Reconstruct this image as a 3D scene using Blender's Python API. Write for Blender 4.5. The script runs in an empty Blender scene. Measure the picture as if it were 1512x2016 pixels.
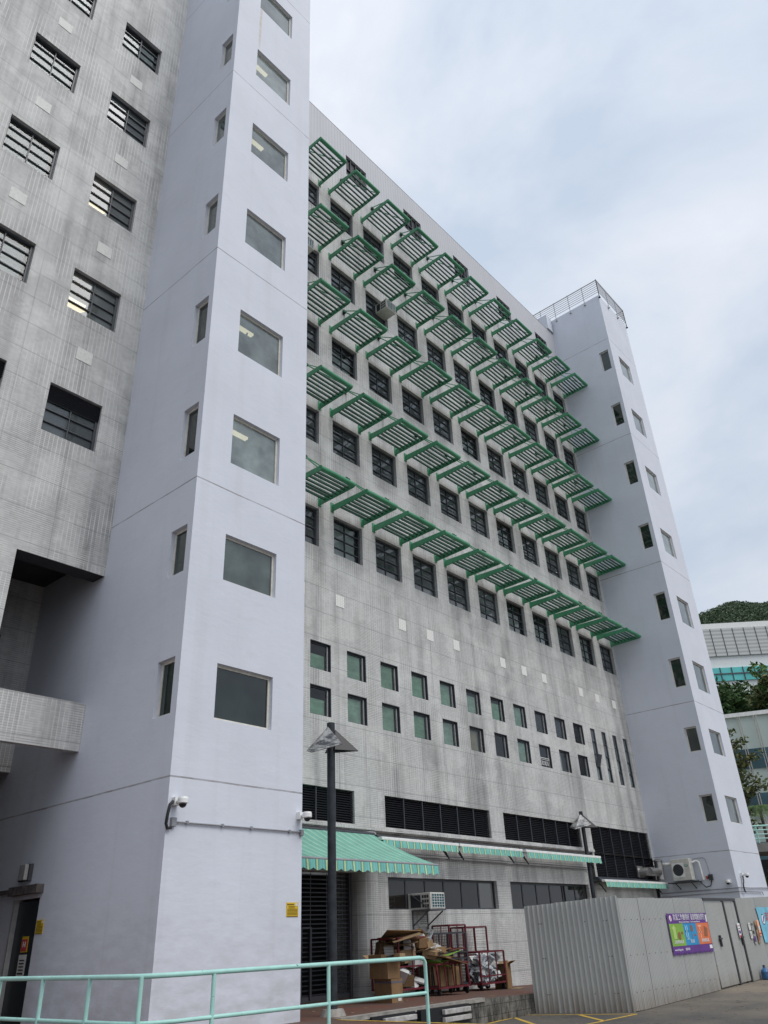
import bpy, math, random
from mathutils import Vector, Matrix
random.seed(7)
R = math.radians
# ---------------------------------------------------------------- camera, world, sun, exposure
# world frame: X runs along the main facade, Y into the facade, Z up; z = 0 is eye level, the road lies at -1.72
scn = bpy.context.scene
cam_d = bpy.data.cameras.new("camera"); cam = bpy.data.objects.new("camera", cam_d)
scn.collection.objects.link(cam); scn.camera = cam
yaw, pitch, roll = R(49.912), R(28.980), R(-2.662)
fw = Vector((math.sin(yaw)*math.cos(pitch), math.cos(yaw)*math.cos(pitch), math.sin(pitch)))
rt0 = Vector((math.cos(yaw), -math.sin(yaw), 0)); up0 = rt0.cross(fw)
rt = math.cos(roll)*rt0 + math.sin(roll)*up0; up = -math.sin(roll)*rt0 + math.cos(roll)*up0
cam.matrix_world = Matrix(((rt.x, up.x, -fw.x, 0), (rt.y, up.y, -fw.y, 0), (rt.z, up.z, -fw.z, 0), (0, 0, 0, 1)))
cam_d.sensor_fit = 'HORIZONTAL'; cam_d.sensor_width = 36; cam_d.lens = 36*1524.63/1512
cam_d.clip_start = .1; cam_d.clip_end = 4000
scn.view_settings.view_transform = 'Standard'; scn.view_settings.look = 'None'
scn.view_settings.exposure = 0.2; scn.view_settings.gamma = 1

SUN_EL, SUN_AZ = R(52), R(174)     # azimuth from +Y towards +X
world = bpy.data.worlds.new("World"); scn.world = world; world.use_nodes = True
nt = world.node_tree; N = nt.nodes; N.clear()
def wn(t, **k):
    n = N.new(t)
    for a, b in k.items(): setattr(n, a, b)
    return n
out = wn('ShaderNodeOutputWorld'); bg = wn('ShaderNodeBackground'); bg.inputs[1].default_value = 0.1
sky = wn('ShaderNodeTexSky', sky_type='NISHITA'); sky.sun_disc = False
sky.sun_elevation = SUN_EL; sky.sun_rotation = SUN_AZ; sky.air_density = 1.2; sky.dust_density = 2.0
tc = wn('ShaderNodeTexCoord'); mp = wn('ShaderNodeMapping'); mp.inputs['Scale'].default_value = (1.0, 1.0, 1.7)
nt.links.new(tc.outputs['Generated'], mp.inputs[0])
n1 = wn('ShaderNodeTexNoise'); n1.inputs['Scale'].default_value = 2.3; n1.inputs['Detail'].default_value = 7; n1.inputs['Roughness'].default_value = .55
n1.inputs['Distortion'].default_value = .35
nt.links.new(mp.outputs[0], n1.inputs[0])
cr = wn('ShaderNodeValToRGB'); e = cr.color_ramp.elements
e[0].position = .40; e[0].color = (4.7, 5.45, 6.5, 1); e[1].position = .66; e[1].color = (6.9, 7.2, 7.8, 1)
nt.links.new(n1.outputs[0], cr.inputs[0])
mx = wn('ShaderNodeMix', data_type='RGBA'); mx.inputs[0].default_value = .9
nt.links.new(sky.outputs[0], mx.inputs[6]); nt.links.new(cr.outputs[0], mx.inputs[7])
# an overcast sky grows brighter towards the zenith
sx = wn('ShaderNodeSeparateXYZ'); nt.links.new(tc.outputs['Generated'], sx.inputs[0])
mr = wn('ShaderNodeMapRange', clamp=True); mr.inputs[1].default_value = .0; mr.inputs[2].default_value = 1.0; mr.inputs[3].default_value = .92; mr.inputs[4].default_value = 1.22
nt.links.new(sx.outputs[2], mr.inputs[0])
vm = wn('ShaderNodeVectorMath', operation='SCALE'); nt.links.new(mx.outputs[2], vm.inputs[0]); nt.links.new(mr.outputs[0], vm.inputs[3])
nt.links.new(vm.outputs[0], bg.inputs[0]); nt.links.new(bg.outputs[0], out.inputs[0])

sl = bpy.data.lights.new("sun", 'SUN'); sl.energy = 1.5; sl.angle = R(35); sl.color = (1, .97, .93)
so = bpy.data.objects.new("sun", sl); scn.collection.objects.link(so)
sd = Vector((math.sin(SUN_AZ)*math.cos(SUN_EL), math.cos(SUN_AZ)*math.cos(SUN_EL), math.sin(SUN_EL)))
so.rotation_euler = sd.to_track_quat('Z', 'Y').to_euler(); so.location = sd*60

# ---------------------------------------------------------------- helpers
COL = scn.collection
WL = {}
def wloc(o): return WL.get(o.name, Vector((0, 0, 0))) if o else Vector((0, 0, 0))
def tag(o, label=None, cat=None, group=None, kind=None):
    if label: o['label'] = label
    if cat: o['category'] = cat
    if group: o['group'] = group
    if kind: o['kind'] = kind
    return o
def empty(name, loc, label=None, cat=None, group=None):
    o = bpy.data.objects.new(name, None); COL.objects.link(o); o.empty_display_size = .2
    o.location = loc; WL[o.name] = Vector(loc)
    return tag(o, label, cat, group)
class MB:
    def __init__(s): s.v = []; s.f = []
    def add(s, vs, fs):
        b = len(s.v); s.v += [Vector(p) for p in vs]; s.f += [tuple(b+i for i in f) for f in fs]; return s
    def quad(s, *p): return s.add(p, [tuple(range(len(p)))])
    def box(s, x0, x1, y0, y1, z0, z1):
        return s.add([(x0,y0,z0),(x1,y0,z0),(x1,y1,z0),(x0,y1,z0),(x0,y0,z1),(x1,y0,z1),(x1,y1,z1),(x0,y1,z1)],
                     [(0,3,2,1),(4,5,6,7),(0,1,5,4),(1,2,6,5),(2,3,7,6),(3,0,4,7)])
    def obox(s, c, ax, ay, az, hx, hy, hz):
        c = Vector(c); ax = Vector(ax).normalized()*hx; ay = Vector(ay).normalized()*hy; az = Vector(az).normalized()*hz
        P = [c+i*ax+j*ay+k*az for k in (-1,1) for i, j in ((-1,-1),(1,-1),(1,1),(-1,1))]
        return s.add(P, [(0,3,2,1),(4,5,6,7),(0,1,5,4),(1,2,6,5),(2,3,7,6),(3,0,4,7)])
    def bar(s, a, b, w, h=None):          # rectangular bar from a to b
        a = Vector(a); b = Vector(b); d = b-a; h = h or w
        u = Vector((0,0,1)) if abs(d.normalized().z) < .95 else Vector((0,1,0))
        r = d.cross(u).normalized(); u2 = r.cross(d).normalized()
        return s.obox((a+b)/2, d, r, u2, d.length/2, w/2, h/2)
    def tube(s, a, b, r0, r1=None, n=10, cap=True):
        a = Vector(a); b = Vector(b); d = (b-a).normalized(); r1 = r0 if r1 is None else r1
        u = d.cross(Vector((0,0,1)) if abs(d.z) < .95 else Vector((1,0,0))).normalized(); w = d.cross(u)
        vs = []
        for p, r in ((a, r0), (b, r1)):
            for i in range(n):
                t = 2*math.pi*i/n; vs.append(p + r*(math.cos(t)*u + math.sin(t)*w))
        fs = [(i, (i+1) % n, n+(i+1) % n, n+i) for i in range(n)]
        if cap: fs += [tuple(reversed(range(n))), tuple(range(n, 2*n))]
        return s.add(vs, fs)
    def poly(s, pts, r, n=8):
        pts = [Vector(p) for p in pts]
        rings = []
        for i, p in enumerate(pts):
            d = (pts[min(i+1, len(pts)-1)]-pts[max(i-1, 0)]).normalized()
            u = d.cross(Vector((0,0,1)) if abs(d.z) < .95 else Vector((1,0,0))).normalized() if i == 0 else (u - u.dot(d)*d).normalized()
            w = d.cross(u); rings.append([p + r*(math.cos(2*math.pi*k/n)*u + math.sin(2*math.pi*k/n)*w) for k in range(n)])
        vs = [q for g in rings for q in g]; fs = []
        for i in range(len(pts)-1):
            for k in range(n): fs.append((i*n+k, i*n+(k+1) % n, (i+1)*n+(k+1) % n, (i+1)*n+k))
        fs += [tuple(reversed(range(n))), tuple(range((len(pts)-1)*n, len(pts)*n))]
        return s.add(vs, fs)
    def prism(s, pts, off):
        pts = [Vector(p) for p in pts]; off = Vector(off); n = len(pts)
        return s.add(pts+[p+off for p in pts], [tuple(reversed(range(n))), tuple(range(n, 2*n))]+[(i, (i+1) % n, n+(i+1) % n, n+i) for i in range(n)])
    def build(s, name, mat, parent=None, label=None, cat=None, group=None, kind=None, smooth=False, origin=None, bevel=0):
        xs = [p.x for p in s.v]; ys = [p.y for p in s.v]; zs = [p.z for p in s.v]
        if origin is None: origin = Vector(((min(xs)+max(xs))/2, (min(ys)+max(ys))/2, min(zs)))
        origin = Vector(origin)
        me = bpy.data.meshes.new(name); me.from_pydata([p-origin for p in s.v], [], s.f); me.update()
        for m in (mat if isinstance(mat, (list, tuple)) else [mat]): me.materials.append(m)
        if smooth:
            for p in me.polygons: p.use_smooth = True
            try: me.set_sharp_from_angle(angle=R(40))
            except Exception: pass
        o = bpy.data.objects.new(name, me); COL.objects.link(o)
        if parent: o.parent = parent; o.location = origin - wloc(parent)
        else: o.location = origin
        WL[o.name] = origin
        if bevel:
            b = o.modifiers.new('bevel', 'BEVEL'); b.width = bevel; b.segments = 2; b.limit_method = 'ANGLE'
        return tag(o, label, cat, group, kind)
def kids(o): return [c for c in ALLO if c.parent == o]
ALLO = COL.objects
def dup(o, delta, parent=None, group=None):
    c = o.copy(); COL.objects.link(c)
    if parent: c.parent = parent; WL[c.name] = wloc(o)+Vector(delta)
    else: c.location = o.location + Vector(delta); WL[c.name] = wloc(o)+Vector(delta)
    for ch in list(o.children): dup_in(ch, c, delta)
    return c
def dup_in(o, parent, delta):
    c = o.copy(); COL.objects.link(c); c.parent = parent; WL[c.name] = wloc(o)+Vector(delta)
    for ch in list(o.children): dup_in(ch, c, delta)
def dup_part(o, delta):                 # copy of a part, kept under the same parent
    c = o.copy(); COL.objects.link(c); c.parent = o.parent; c.location = o.location + Vector(delta); WL[c.name] = wloc(o)+Vector(delta)
    for ch in list(o.children): dup_in(ch, c, delta)
    return c
def wall(plane, c, u0, u1, z0, z1, holes, depth, mb=None, sgn=1):
    """sheet with holes and reveals. plane 'Y': y=c, u=X; plane 'X': x=c, u=Y. reveals go sgn*depth behind."""
    mb = mb or MB()
    us = sorted({u0, u1, *[a for h in holes for a in h[:2]]}); us = [u for u in us if u0-1e-6 <= u <= u1+1e-6]
    zs = sorted({z0, z1, *[a for h in holes for a in h[2:4]]}); zs = [z for z in zs if z0-1e-6 <= z <= z1+1e-6]
    P = (lambda u, y, z: (u, c+y, z)) if plane == 'Y' else (lambda u, y, z: (c+y, u, z))
    fl = (plane == 'Y')
    def q(a, b, cc, d): mb.quad(*( (a, b, cc, d) if fl else (d, cc, b, a)))
    for j in range(len(zs)-1):
        run = None
        for i in range(len(us)):
            inside = i == len(us)-1
            if not inside:
                um = (us[i]+us[i+1])/2; zm = (zs[j]+zs[j+1])/2
                inside = any(h[0] < um < h[1] and h[2] < zm < h[3] for h in holes)
            if inside:
                if run is not None: q(P(run,0,zs[j]), P(us[i],0,zs[j]), P(us[i],0,zs[j+1]), P(run,0,zs[j+1])); run = None
            elif run is None: run = us[i]
    D = sgn*depth
    for a, b, lo, hi in [h[:4] for h in holes]:
        mb.quad(P(a,0,lo), P(a,0,hi), P(a,D,hi), P(a,D,lo)); mb.quad(P(b,0,hi), P(b,0,lo), P(b,D,lo), P(b,D,hi))
        mb.quad(P(a,0,hi), P(b,0,hi), P(b,D,hi), P(a,D,hi)); mb.quad(P(a,0,lo), P(a,D,lo), P(b,D,lo), P(b,0,lo))
    return mb

# ---------------------------------------------------------------- materials
class NG:
    """tiny wrapper for node graphs"""
    def __init__(s, name):
        s.m = bpy.data.materials.new(name); s.m.use_nodes = True; s.t = s.m.node_tree; s.b = s.t.nodes['Principled BSDF']; s.o = s.t.nodes['Material Output']
    def n(s, t, ins=None, **k):
        x = s.t.nodes.new(t)
        for a, b in k.items(): setattr(x, a, b)
        for a, b in (ins or {}).items(): s.set(x.inputs[a], b)
        return x
    def set(s, sock, v):
        if hasattr(v, 'links'): s.t.links.new(v, sock)
        else: sock.default_value = v
    def math(s, op, a, b=0.0, c=None):
        x = s.t.nodes.new('ShaderNodeMath'); x.operation = op; s.set(x.inputs[0], a); s.set(x.inputs[1], b)
        if c is not None: s.set(x.inputs[2], c)
        return x.outputs[0]
    def pos(s): return s.n('ShaderNodeNewGeometry').outputs['Position']
    def xyz(s):
        x = s.n('ShaderNodeSeparateXYZ', {0: s.pos()}); return x.outputs
    def noise(s, scale, detail=3, rough=.5, vec=None, sc=None):
        v = vec or s.pos()
        if sc: v = s.n('ShaderNodeMapping', {0: v, 'Scale': sc}).outputs[0]
        return s.n('ShaderNodeTexNoise', {0: v, 'Scale': scale, 'Detail': detail, 'Roughness': rough}).outputs[0]
    def rng(s, v, a, b, c=0.0, d=1.0): return s.n('ShaderNodeMapRange', {0: v, 1: a, 2: b, 3: c, 4: d}).outputs[0]
    def mix(s, f, a, b, mode='MIX'):
        x = s.n('ShaderNodeMix', data_type='RGBA', blend_type=mode); s.set(x.inputs[0], f); s.set(x.inputs[6], a); s.set(x.inputs[7], b); return x.outputs[2]
    def scale(s, c, f):
        if isinstance(c, tuple): c = c[:3]
        return s.n('ShaderNodeVectorMath', {0: c, 3: f}, operation='SCALE').outputs[0]
    def bump(s, h, st=.3, d=.01): s.set(s.b.inputs['Normal'], s.n('ShaderNodeBump', {'Height': h, 'Strength': st, 'Distance': d}).outputs[0])
    def fin(s, col, rough=.7, metal=0.0, spec=.4):
        s.set(s.b.inputs['Base Color'], col); s.set(s.b.inputs['Roughness'], rough); s.set(s.b.inputs['Metallic'], metal)
        s.b.inputs['Specular IOR Level'].default_value = spec; return s.m
def C4(r, g, b): return (r, g, b, 1)
def simple(name, col, rough=.6, metal=0., var=.12, sc=3., spec=.4, detail=4):
    g = NG(name); n = g.noise(sc, detail); f = g.rng(n, .3, .7, 1-var, 1+var)
    return g.fin(g.scale(C4(*col), f), rough, metal, spec)
def emis(name, col, st):
    m = bpy.data.materials.new(name); m.use_nodes = True; t = m.node_tree; t.nodes.clear()
    e = t.nodes.new('ShaderNodeEmission'); e.inputs[0].default_value = C4(*col); e.inputs[1].default_value = st
    o = t.nodes.new('ShaderNodeOutputMaterial'); t.links.new(e.outputs[0], o.inputs[0]); return m
def glass(name, tint, tr=.8, refl=1.0, rough=.02, body=(.03,.035,.04), vary=False):
    """window pane: tinted see-through part, a dull body part and a mirror reflection by Fresnel"""
    g = NG(name); t = g.t
    if vary:
        rnd = g.n('ShaderNodeObjectInfo').outputs['Random']; n_ = g.noise(1.1, 4, .6)
        bodyc = g.scale(C4(*body), g.math('MULTIPLY', g.rng(n_, .35, .65, .55, 1.4), g.rng(rnd, 0, 1, .65, 1.35)))  # uneven body tone stands in for reflected sky, buildings and foliage
    tp = g.n('ShaderNodeBsdfTransparent', {0: C4(*tint)}); df = g.n('ShaderNodeBsdfDiffuse', {0: C4(*body)})
    if vary: g.set(df.inputs[0], bodyc)
    m1 = g.n('ShaderNodeMixShader', {0: tr, 1: df.outputs[0], 2: tp.outputs[0]})
    gl = g.n('ShaderNodeBsdfGlossy', {'Color': C4(.95,.97,1), 'Roughness': rough})
    nz = g.noise(1.3, 2); g.set(gl.inputs['Normal'], g.n('ShaderNodeBump', {'Height': nz, 'Strength': .08, 'Distance': .05}).outputs[0])
    lw = g.n('ShaderNodeFresnel', {'IOR': 1.6}); f = g.math('MULTIPLY', lw.outputs[0], refl)
    m2 = g.n('ShaderNodeMixShader', {0: f, 1: m1.outputs[0], 2: gl.outputs[0]}); t.links.new(m2.outputs[0], g.o.inputs[0])
    return g.m

def mat_tile(name, base=(.54,.535,.515), dirt=(.27,.265,.255), wash=(.62,.62,.61), main=True):
    g = NG(name); x, y, z = g.xyz(); u = g.math('ADD', x, y)
    row = g.math('FRACT', g.math('DIVIDE', z, .052)); colf = g.math('FRACT', g.math('DIVIDE', u, .105))
    lrow = g.math('LESS_THAN', row, .26); lcol = g.math('LESS_THAN', colf, .15)
    big = g.math('LESS_THAN', g.math('FRACT', g.math('DIVIDE', g.math('ADD', z, .19), .832)), .022)
    bigv = g.math('LESS_THAN', g.math('FRACT', g.math('DIVIDE', g.math('ADD', u, .55), 1.574)), .012)
    p = g.pos()
    streak = g.noise(1.0, 5, .62, p, (1.5, 1.5, .085)); fine = g.noise(1.0, 4, .6, p, (7, 7, .35))
    blot = g.noise(.35, 5, .6, p); blot2 = g.noise(1.7, 4, .6, p, (1, 1, .6))
    c = g.mix(g.math('MULTIPLY', g.rng(streak, .47, .68), .95), C4(*base), C4(*dirt))
    c = g.mix(g.math('MULTIPLY', g.rng(fine, .52, .74), .45), c, C4(*dirt))
    c = g.mix(g.math('MULTIPLY', g.rng(blot, .5, .70), .55), c, C4(*wash))
    # soot runs hanging under every column of windows
    pu = g.math('FRACT', g.math('DIVIDE', g.math('SUBTRACT', u, 16.37+16), 2.087)) if main else g.math('FRACT', g.math('DIVIDE', g.math('SUBTRACT', u, 6.34+16), 2.54))
    inw = g.math('MULTIPLY', g.rng(pu, -.02, .05), g.rng(pu, .74 if main else .62, .62 if main else .54))
    pz = g.math('FRACT', g.math('DIVIDE', g.math('SUBTRACT', z, 11.18), 3.9625)); hang = g.rng(pz, .72, 1.0)
    hang = g.math('MULTIPLY', g.math('POWER', hang, 1.6), g.rng(z, 8.5, 10.5)); hang = g.math('MULTIPLY', hang, g.rng(z, 31, 29.5))
    c = g.mix(g.math('MULTIPLY', g.math('MULTIPLY', inw, hang), g.rng(blot2, .3, .6, .15, .6)), c, C4(*dirt))
    if main:   # runs below the tie rod brackets
        br_ = g.rng(g.math('ABSOLUTE', g.math('SUBTRACT', pu, .345)), .035, .008); bz_ = g.math('MULTIPLY', g.rng(pz, .42, .74), g.math('LESS_THAN', pz, .77))
        c = g.mix(g.math('MULTIPLY', g.math('MULTIPLY', br_, bz_), g.math('MULTIPLY', g.rng(z, 11, 12), g.rng(fine, .3, .6, .2, .7))), c, C4(.16,.15,.14))
    # individual tiles differ slightly
    wn_ = g.n('ShaderNodeTexWhiteNoise', {0: g.n('ShaderNodeCombineXYZ', {0: g.math('FLOOR', g.math('DIVIDE', u, .105)), 1: g.math('FLOOR', g.math('DIVIDE', z, .052))}).outputs[0]}, noise_dimensions='3D')
    c = g.scale(c, g.rng(wn_.outputs[0], 0, 1, .93, 1.07))
    patch = g.noise(.8, 3, .5, p); dk = g.rng(patch, .42, .56)
    c = g.mix(g.math('MULTIPLY', lrow, g.rng(patch, .35, .6, .75, .15)), c, C4(.17,.17,.17))
    lt = g.math('MULTIPLY', lcol, g.rng(g.noise(1.3, 3, .5, p, (1, 1, .5)), .44, .58, .0, .75)); c = g.mix(lt, c, C4(.72,.72,.70))
    lt2 = g.math('MULTIPLY', lrow, g.rng(g.noise(.9, 3, .5, p, (1, 1, 1.4)), .52, .62, .0, .8)); c = g.mix(lt2, c, C4(.72,.72,.69))
    c = g.mix(g.math('MULTIPLY', big, .5), c, C4(.15,.15,.15)); c = g.mix(g.math('MULTIPLY', bigv, .35), c, C4(.2,.2,.2))
    if main:   # ribbed tiling on the parapet
        rib = g.math('LESS_THAN', g.math('FRACT', g.math('DIVIDE', u, .19)), .25)
        c = g.mix(g.math('MULTIPLY', g.rng(z, 29.5, 31.2), .85), c, C4(.53,.53,.56))
        c = g.mix(g.math('MULTIPLY', rib, g.rng(z, 28.6, 30.6, 0, .45)), c, C4(.36,.36,.38))
    g.bump(g.math('ADD', lrow, lcol), .25, -.004)
    return g.fin(c, .55, 0., .35)
def mat_paint(name, base=(.655,.68,.745)):
    g = NG(name); x, y, z = g.xyz(); p = g.pos()
    a = g.noise(.55, 5, .6, p); b = g.noise(1., 5, .65, p, (2.2, 2.2, 5.5)); s = g.noise(1., 4, .6, p, (3, 3, .15))
    c = g.scale(C4(*base), g.rng(a, .3, .7, .95, 1.04))
    c = g.mix(g.math('MULTIPLY', g.rng(b, .58, .76), .16), c, C4(.42,.42,.45))
    c = g.mix(g.math('MULTIPLY', g.rng(s, .55, .78), .20), c, C4(.45,.45,.45)); c = g.mix(g.math('MULTIPLY', g.rng(g.noise(2.4, 5, .7, p, (1, 1, 2.4)), .60, .68), .16), c, C4(.78,.79,.84)); c = g.mix(g.math('MULTIPLY', g.math('MULTIPLY', g.rng(z, 1.2, -1.6), g.rng(b, .35, .6)), .45), c, C4(.33,.32,.31))
    rz = g.math('MULTIPLY', g.rng(z, 26.7, 27.2), g.math('LESS_THAN', z, 29.15)); rx = g.rng(g.math('ABSOLUTE', g.math('SUBTRACT', x, g.math('ADD', 9.44, g.math('MULTIPLY', a, .06)))), .07, .01)
    c = g.mix(g.math('MULTIPLY', g.math('MULTIPLY', rz, rx), g.rng(b, .3, .6, .25, .7)), c, C4(.48,.36,.22))
    ln = None
    for zz in (2.80, 9.22, 16.43, 24.37, 31.35):
        d = g.math('ABSOLUTE', g.math('SUBTRACT', z, g.math('ADD', zz, g.math('MULTIPLY', g.math('SUBTRACT', a, .5), .05)))); l = g.math('LESS_THAN', d, .016)
        ln = l if ln is None else g.math('MAXIMUM', ln, l)
    c = g.mix(g.math('MULTIPLY', ln, g.rng(b, .35, .6, .45, .9)), c, C4(.25,.23,.23))
    g.bump(g.math('SUBTRACT', g.math('ADD', g.math('MULTIPLY', b, .8), g.noise(.9, 4, .5, p)), ln), .22, .03)
    return g.fin(c, .62, 0., .3)
def mat_stripes(name, per=.30, off=0., canvas=False):
    g = NG(name); x, y, z = g.xyz(); f = g.math('FRACT', g.math('DIVIDE', g.math('ADD', x, off), per))
    cr = g.n('ShaderNodeValToRGB', {0: f}); r = cr.color_ramp; r.interpolation = 'CONSTANT'
    T, D, Y, L = C4(.16,.46,.40), C4(.05,.13,.12), C4(.50,.66,.36), C4(.21,.52,.48)
    st = [(0, T), (.10, L), (.28, T), (.36, L), (.56, D), (.60, L), (.64, D), (.68, Y), (.88, D), (.92, T), (.97, L)]
    if canvas: st = [(0, C4(.20,.45,.36)), (.17, C4(.10,.27,.21)), (.22, C4(.20,.45,.36)), (.39, C4(.10,.27,.21)), (.44, C4(.22,.47,.38)), (.61, C4(.10,.27,.21)), (.66, C4(.45,.66,.50)), (.79, C4(.11,.28,.22)), (.86, C4(.22,.47,.38))]
    while len(r.elements) < len(st): r.elements.new(.5)
    for i, (p, c) in enumerate(st): r.elements[i].position = p; r.elements[i].color = c
    n = g.noise(3., 4, .6); c = g.scale(cr.outputs[0], g.rng(n, .3, .7, .85, 1.08)); g.bump(g.noise(6, 3), .15, .02)
    return g.fin(c, .8, 0, .2)
M = {}
M['tile'] = mat_tile('grey_mosaic_tile'); M['tile_wing'] = mat_tile('grey_mosaic_tile_wing', (.52,.515,.50), (.27,.265,.26), (.60,.60,.59), main=False)
M['paint'] = mat_paint('lavender_paint')
M['soffit'] = simple('soffit_shade', (.05,.05,.055), .9)  # deep shade of the undercroft put into the colour
def mat_wt():
    g = NG('white_vent_tile'); x, y, z = g.xyz(); l = g.math('MAXIMUM', g.math('LESS_THAN', g.math('FRACT', g.math('DIVIDE', x, .11)), .12), g.math('LESS_THAN', g.math('FRACT', g.math('DIVIDE', z, .055)), .22))
    return g.fin(g.mix(g.math('MULTIPLY', l, .6), C4(.86,.85,.80), C4(.4,.39,.36)), .4)
M['white_tile'] = mat_wt()
M['reveal'] = simple('grey_frame', (.09,.09,.10), .5)
M['frame'] = simple('dark_window_frame', (.045,.05,.06), .4)
M['alu'] = simple('aluminium_frame', (.42,.41,.40), .4, .3, sc=8)
M['glass'] = glass('dark_glass', (.62,.68,.70), .52, 1.1, .02, (.155,.18,.185), vary=True)  # body lightened in place of sky reflections
M['glass_b'] = glass('blind_glass', (.88,.93,.9), .94, .8)
M['glass_t'] = glass('film_reflect_glass', (.5,.55,.55), .42, 1.3, .03, (.24,.285,.275), vary=True)  # frosted film, with sky reflection of the upper panes put into the body colour
M['glass_m'] = glass('mid_reflect_glass', (.4,.46,.44), .45, 1.2, .02, (.10,.13,.12), vary=True); M['glass_l'] = glass('dark_reflect_glass', (.25,.3,.28), .4, 1.1, .02, (.035,.05,.04), vary=True)  # body colours carry reflected foliage and the dark interior behind lower and side panes
M['beige'] = simple('beige_frame', (.66,.63,.56), .45, sc=8); M['vent_dull'] = simple('dull_vent_tile', (.60,.60,.57), .5, var=.1, sc=14)
M['glass_s'] = glass('bronze_glass', (.16,.15,.14), .6, .9, .02, (.05,.045,.04))
M['room'] = simple('room_grey', (.30,.31,.32), .9)
M['ceiling'] = simple('room_ceiling', (.55,.55,.53), .9)
M['blind_w'] = simple('white_blind', (.50,.54,.54), .8, sc=6)
def mat_bg():
    g = NG('green_blind'); r_ = g.n('ShaderNodeObjectInfo').outputs['Random']; n = g.noise(3, 4, .6); x, y, z = g.xyz(); f_ = g.noise(1., 3, .6, g.pos(), (1.5, 1, 7))
    return g.fin(g.scale(g.mix(r_, C4(.34,.54,.40), C4(.46,.58,.50)), g.math('MULTIPLY', g.rng(n, .3, .7, .8, 1.15), g.rng(f_, .35, .65, .85, 1.1))), .85)
M['blind_g'] = mat_bg()
M['lamp_on'] = emis('lit_tube', (1, .86, .58), 1.9)
def mat_green():
    g = NG('green_enamel'); rnd = g.n('ShaderNodeObjectInfo').outputs['Random']; n = g.noise(2.2, 5, .65); r2 = g.noise(6, 5, .7)
    c = g.mix(rnd, C4(.05,.255,.125), C4(.08,.295,.16)); c = g.scale(c, g.rng(n, .3, .7, .8, 1.15)); c = g.mix(g.rng(r2, .62, .72, 0, .7), c, C4(.16,.12,.08)); return g.fin(c, .45)
M['green'] = mat_green(); M['warm'] = emis('warm_panel', (1, .78, .38), 1.5)
M['green_shaded'] = simple('green_enamel_slat', (.016,.07,.042), .5, var=.2, sc=2.5)  # same green enamel darkened: shade on the slat undersides put into the colour
M['black_metal'] = simple('black_louvre', (.013,.014,.019), .5)
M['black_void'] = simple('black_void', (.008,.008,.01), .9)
M['awning'] = mat_stripes('striped_canvas', .30, .1, True); M['awning_v'] = mat_stripes('striped_valance', .30, .1)
M['white_metal'] = simple('white_metal', (.80,.80,.77), .4, sc=6)
def mat_teal():
    g = NG('teal_rail_paint'); n = g.noise(5, 4, .6); ch = g.noise(11, 5, .7)
    c = g.scale(C4(.40,.69,.62), g.rng(n, .3, .7, .88, 1.06)); c = g.mix(g.rng(ch, .66, .70), c, C4(.16,.13,.10)); return g.fin(c, .5)
M['teal'] = mat_teal()
M['post'] = simple('black_post', (.022,.026,.032), .5, var=.45, sc=6)
M['conduit'] = simple('grey_conduit', (.30,.30,.32), .5, .2)
M['steel'] = simple('duct_steel', (.38,.37,.36), .38, .8, var=.2, sc=5)
M['cctv'] = simple('white_plastic', (.78,.78,.76), .35)
M['black_plastic'] = simple('black_plastic', (.015,.015,.018), .4)
M['ac'] = simple('ivory_casing', (.60,.585,.53), .45, sc=8)
M['ac_dark'] = simple('condenser_fin', (.04,.045,.05), .5)
M['red_metal'] = simple('red_cage_paint', (.13,.018,.027), .5, var=.35, sc=7)
M['wire'] = simple('rusty_wire', (.10,.06,.055), .6)
def mat_card(name, col=(.25,.155,.08)):
    g = NG(name); n = g.noise(5, 5, .6); f2 = g.noise(1., 2, .5, g.pos(), (60, 60, 2)); c = g.scale(C4(*col), g.math('MULTIPLY', g.rng(n, .3, .7, .82, 1.12), g.rng(f2, .4, .6, .97, 1.03)))
    return g.fin(c, .85, 0, .2)
M['card'] = mat_card('cardboard'); M['card_d'] = mat_card('cardboard_dark', (.14,.085,.045)); M['card_l'] = mat_card('cardboard_pale', (.34,.235,.135))
M['tape'] = simple('packing_tape', (.12,.12,.16), .4)
M['plastic'] = simple('clear_plastic', (.42,.45,.47), .25, var=.6, sc=14)
M['paper'] = simple('paper', (.62,.62,.60), .8)
M['yellow'] = simple('yellow_sign', (.66,.44,.02), .5, var=.05)
M['ink'] = simple('ink', (.02,.02,.02), .7); M['ink_y'] = simple('faded_ink', (.16,.10,.01), .7); M['white_ink'] = simple('white_ink', (.80,.80,.82), .6, var=.03)
M['purple'] = simple('banner_purple', (.12,.035,.24), .5, var=.1); M['lime'] = simple('banner_green', (.22,.42,.05), .5); M['blue'] = simple('banner_blue', (.02,.27,.55), .5); M['orange'] = simple('banner_orange', (.68,.17,.06), .5)
M['sky_banner'] = simple('banner_sky_blue', (.18,.50,.66), .45, var=.25, sc=2.5); M['red_ink'] = simple('red_ink', (.50,.05,.06), .6); M['lime_l'] = simple('pale_lime', (.45,.62,.20), .6); M['blue_l'] = simple('pale_blue', (.33,.62,.80), .6); M['orange_l'] = simple('pale_orange', (.85,.42,.28), .6)
M['green_ink'] = simple('green_ink', (.01,.22,.13), .5); M['brown_ink'] = simple('brown_ink', (.28,.12,.06), .6)
M['jug'] = simple('blue_jug_plastic', (.04,.12,.26), .3, var=.3, sc=9)
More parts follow.
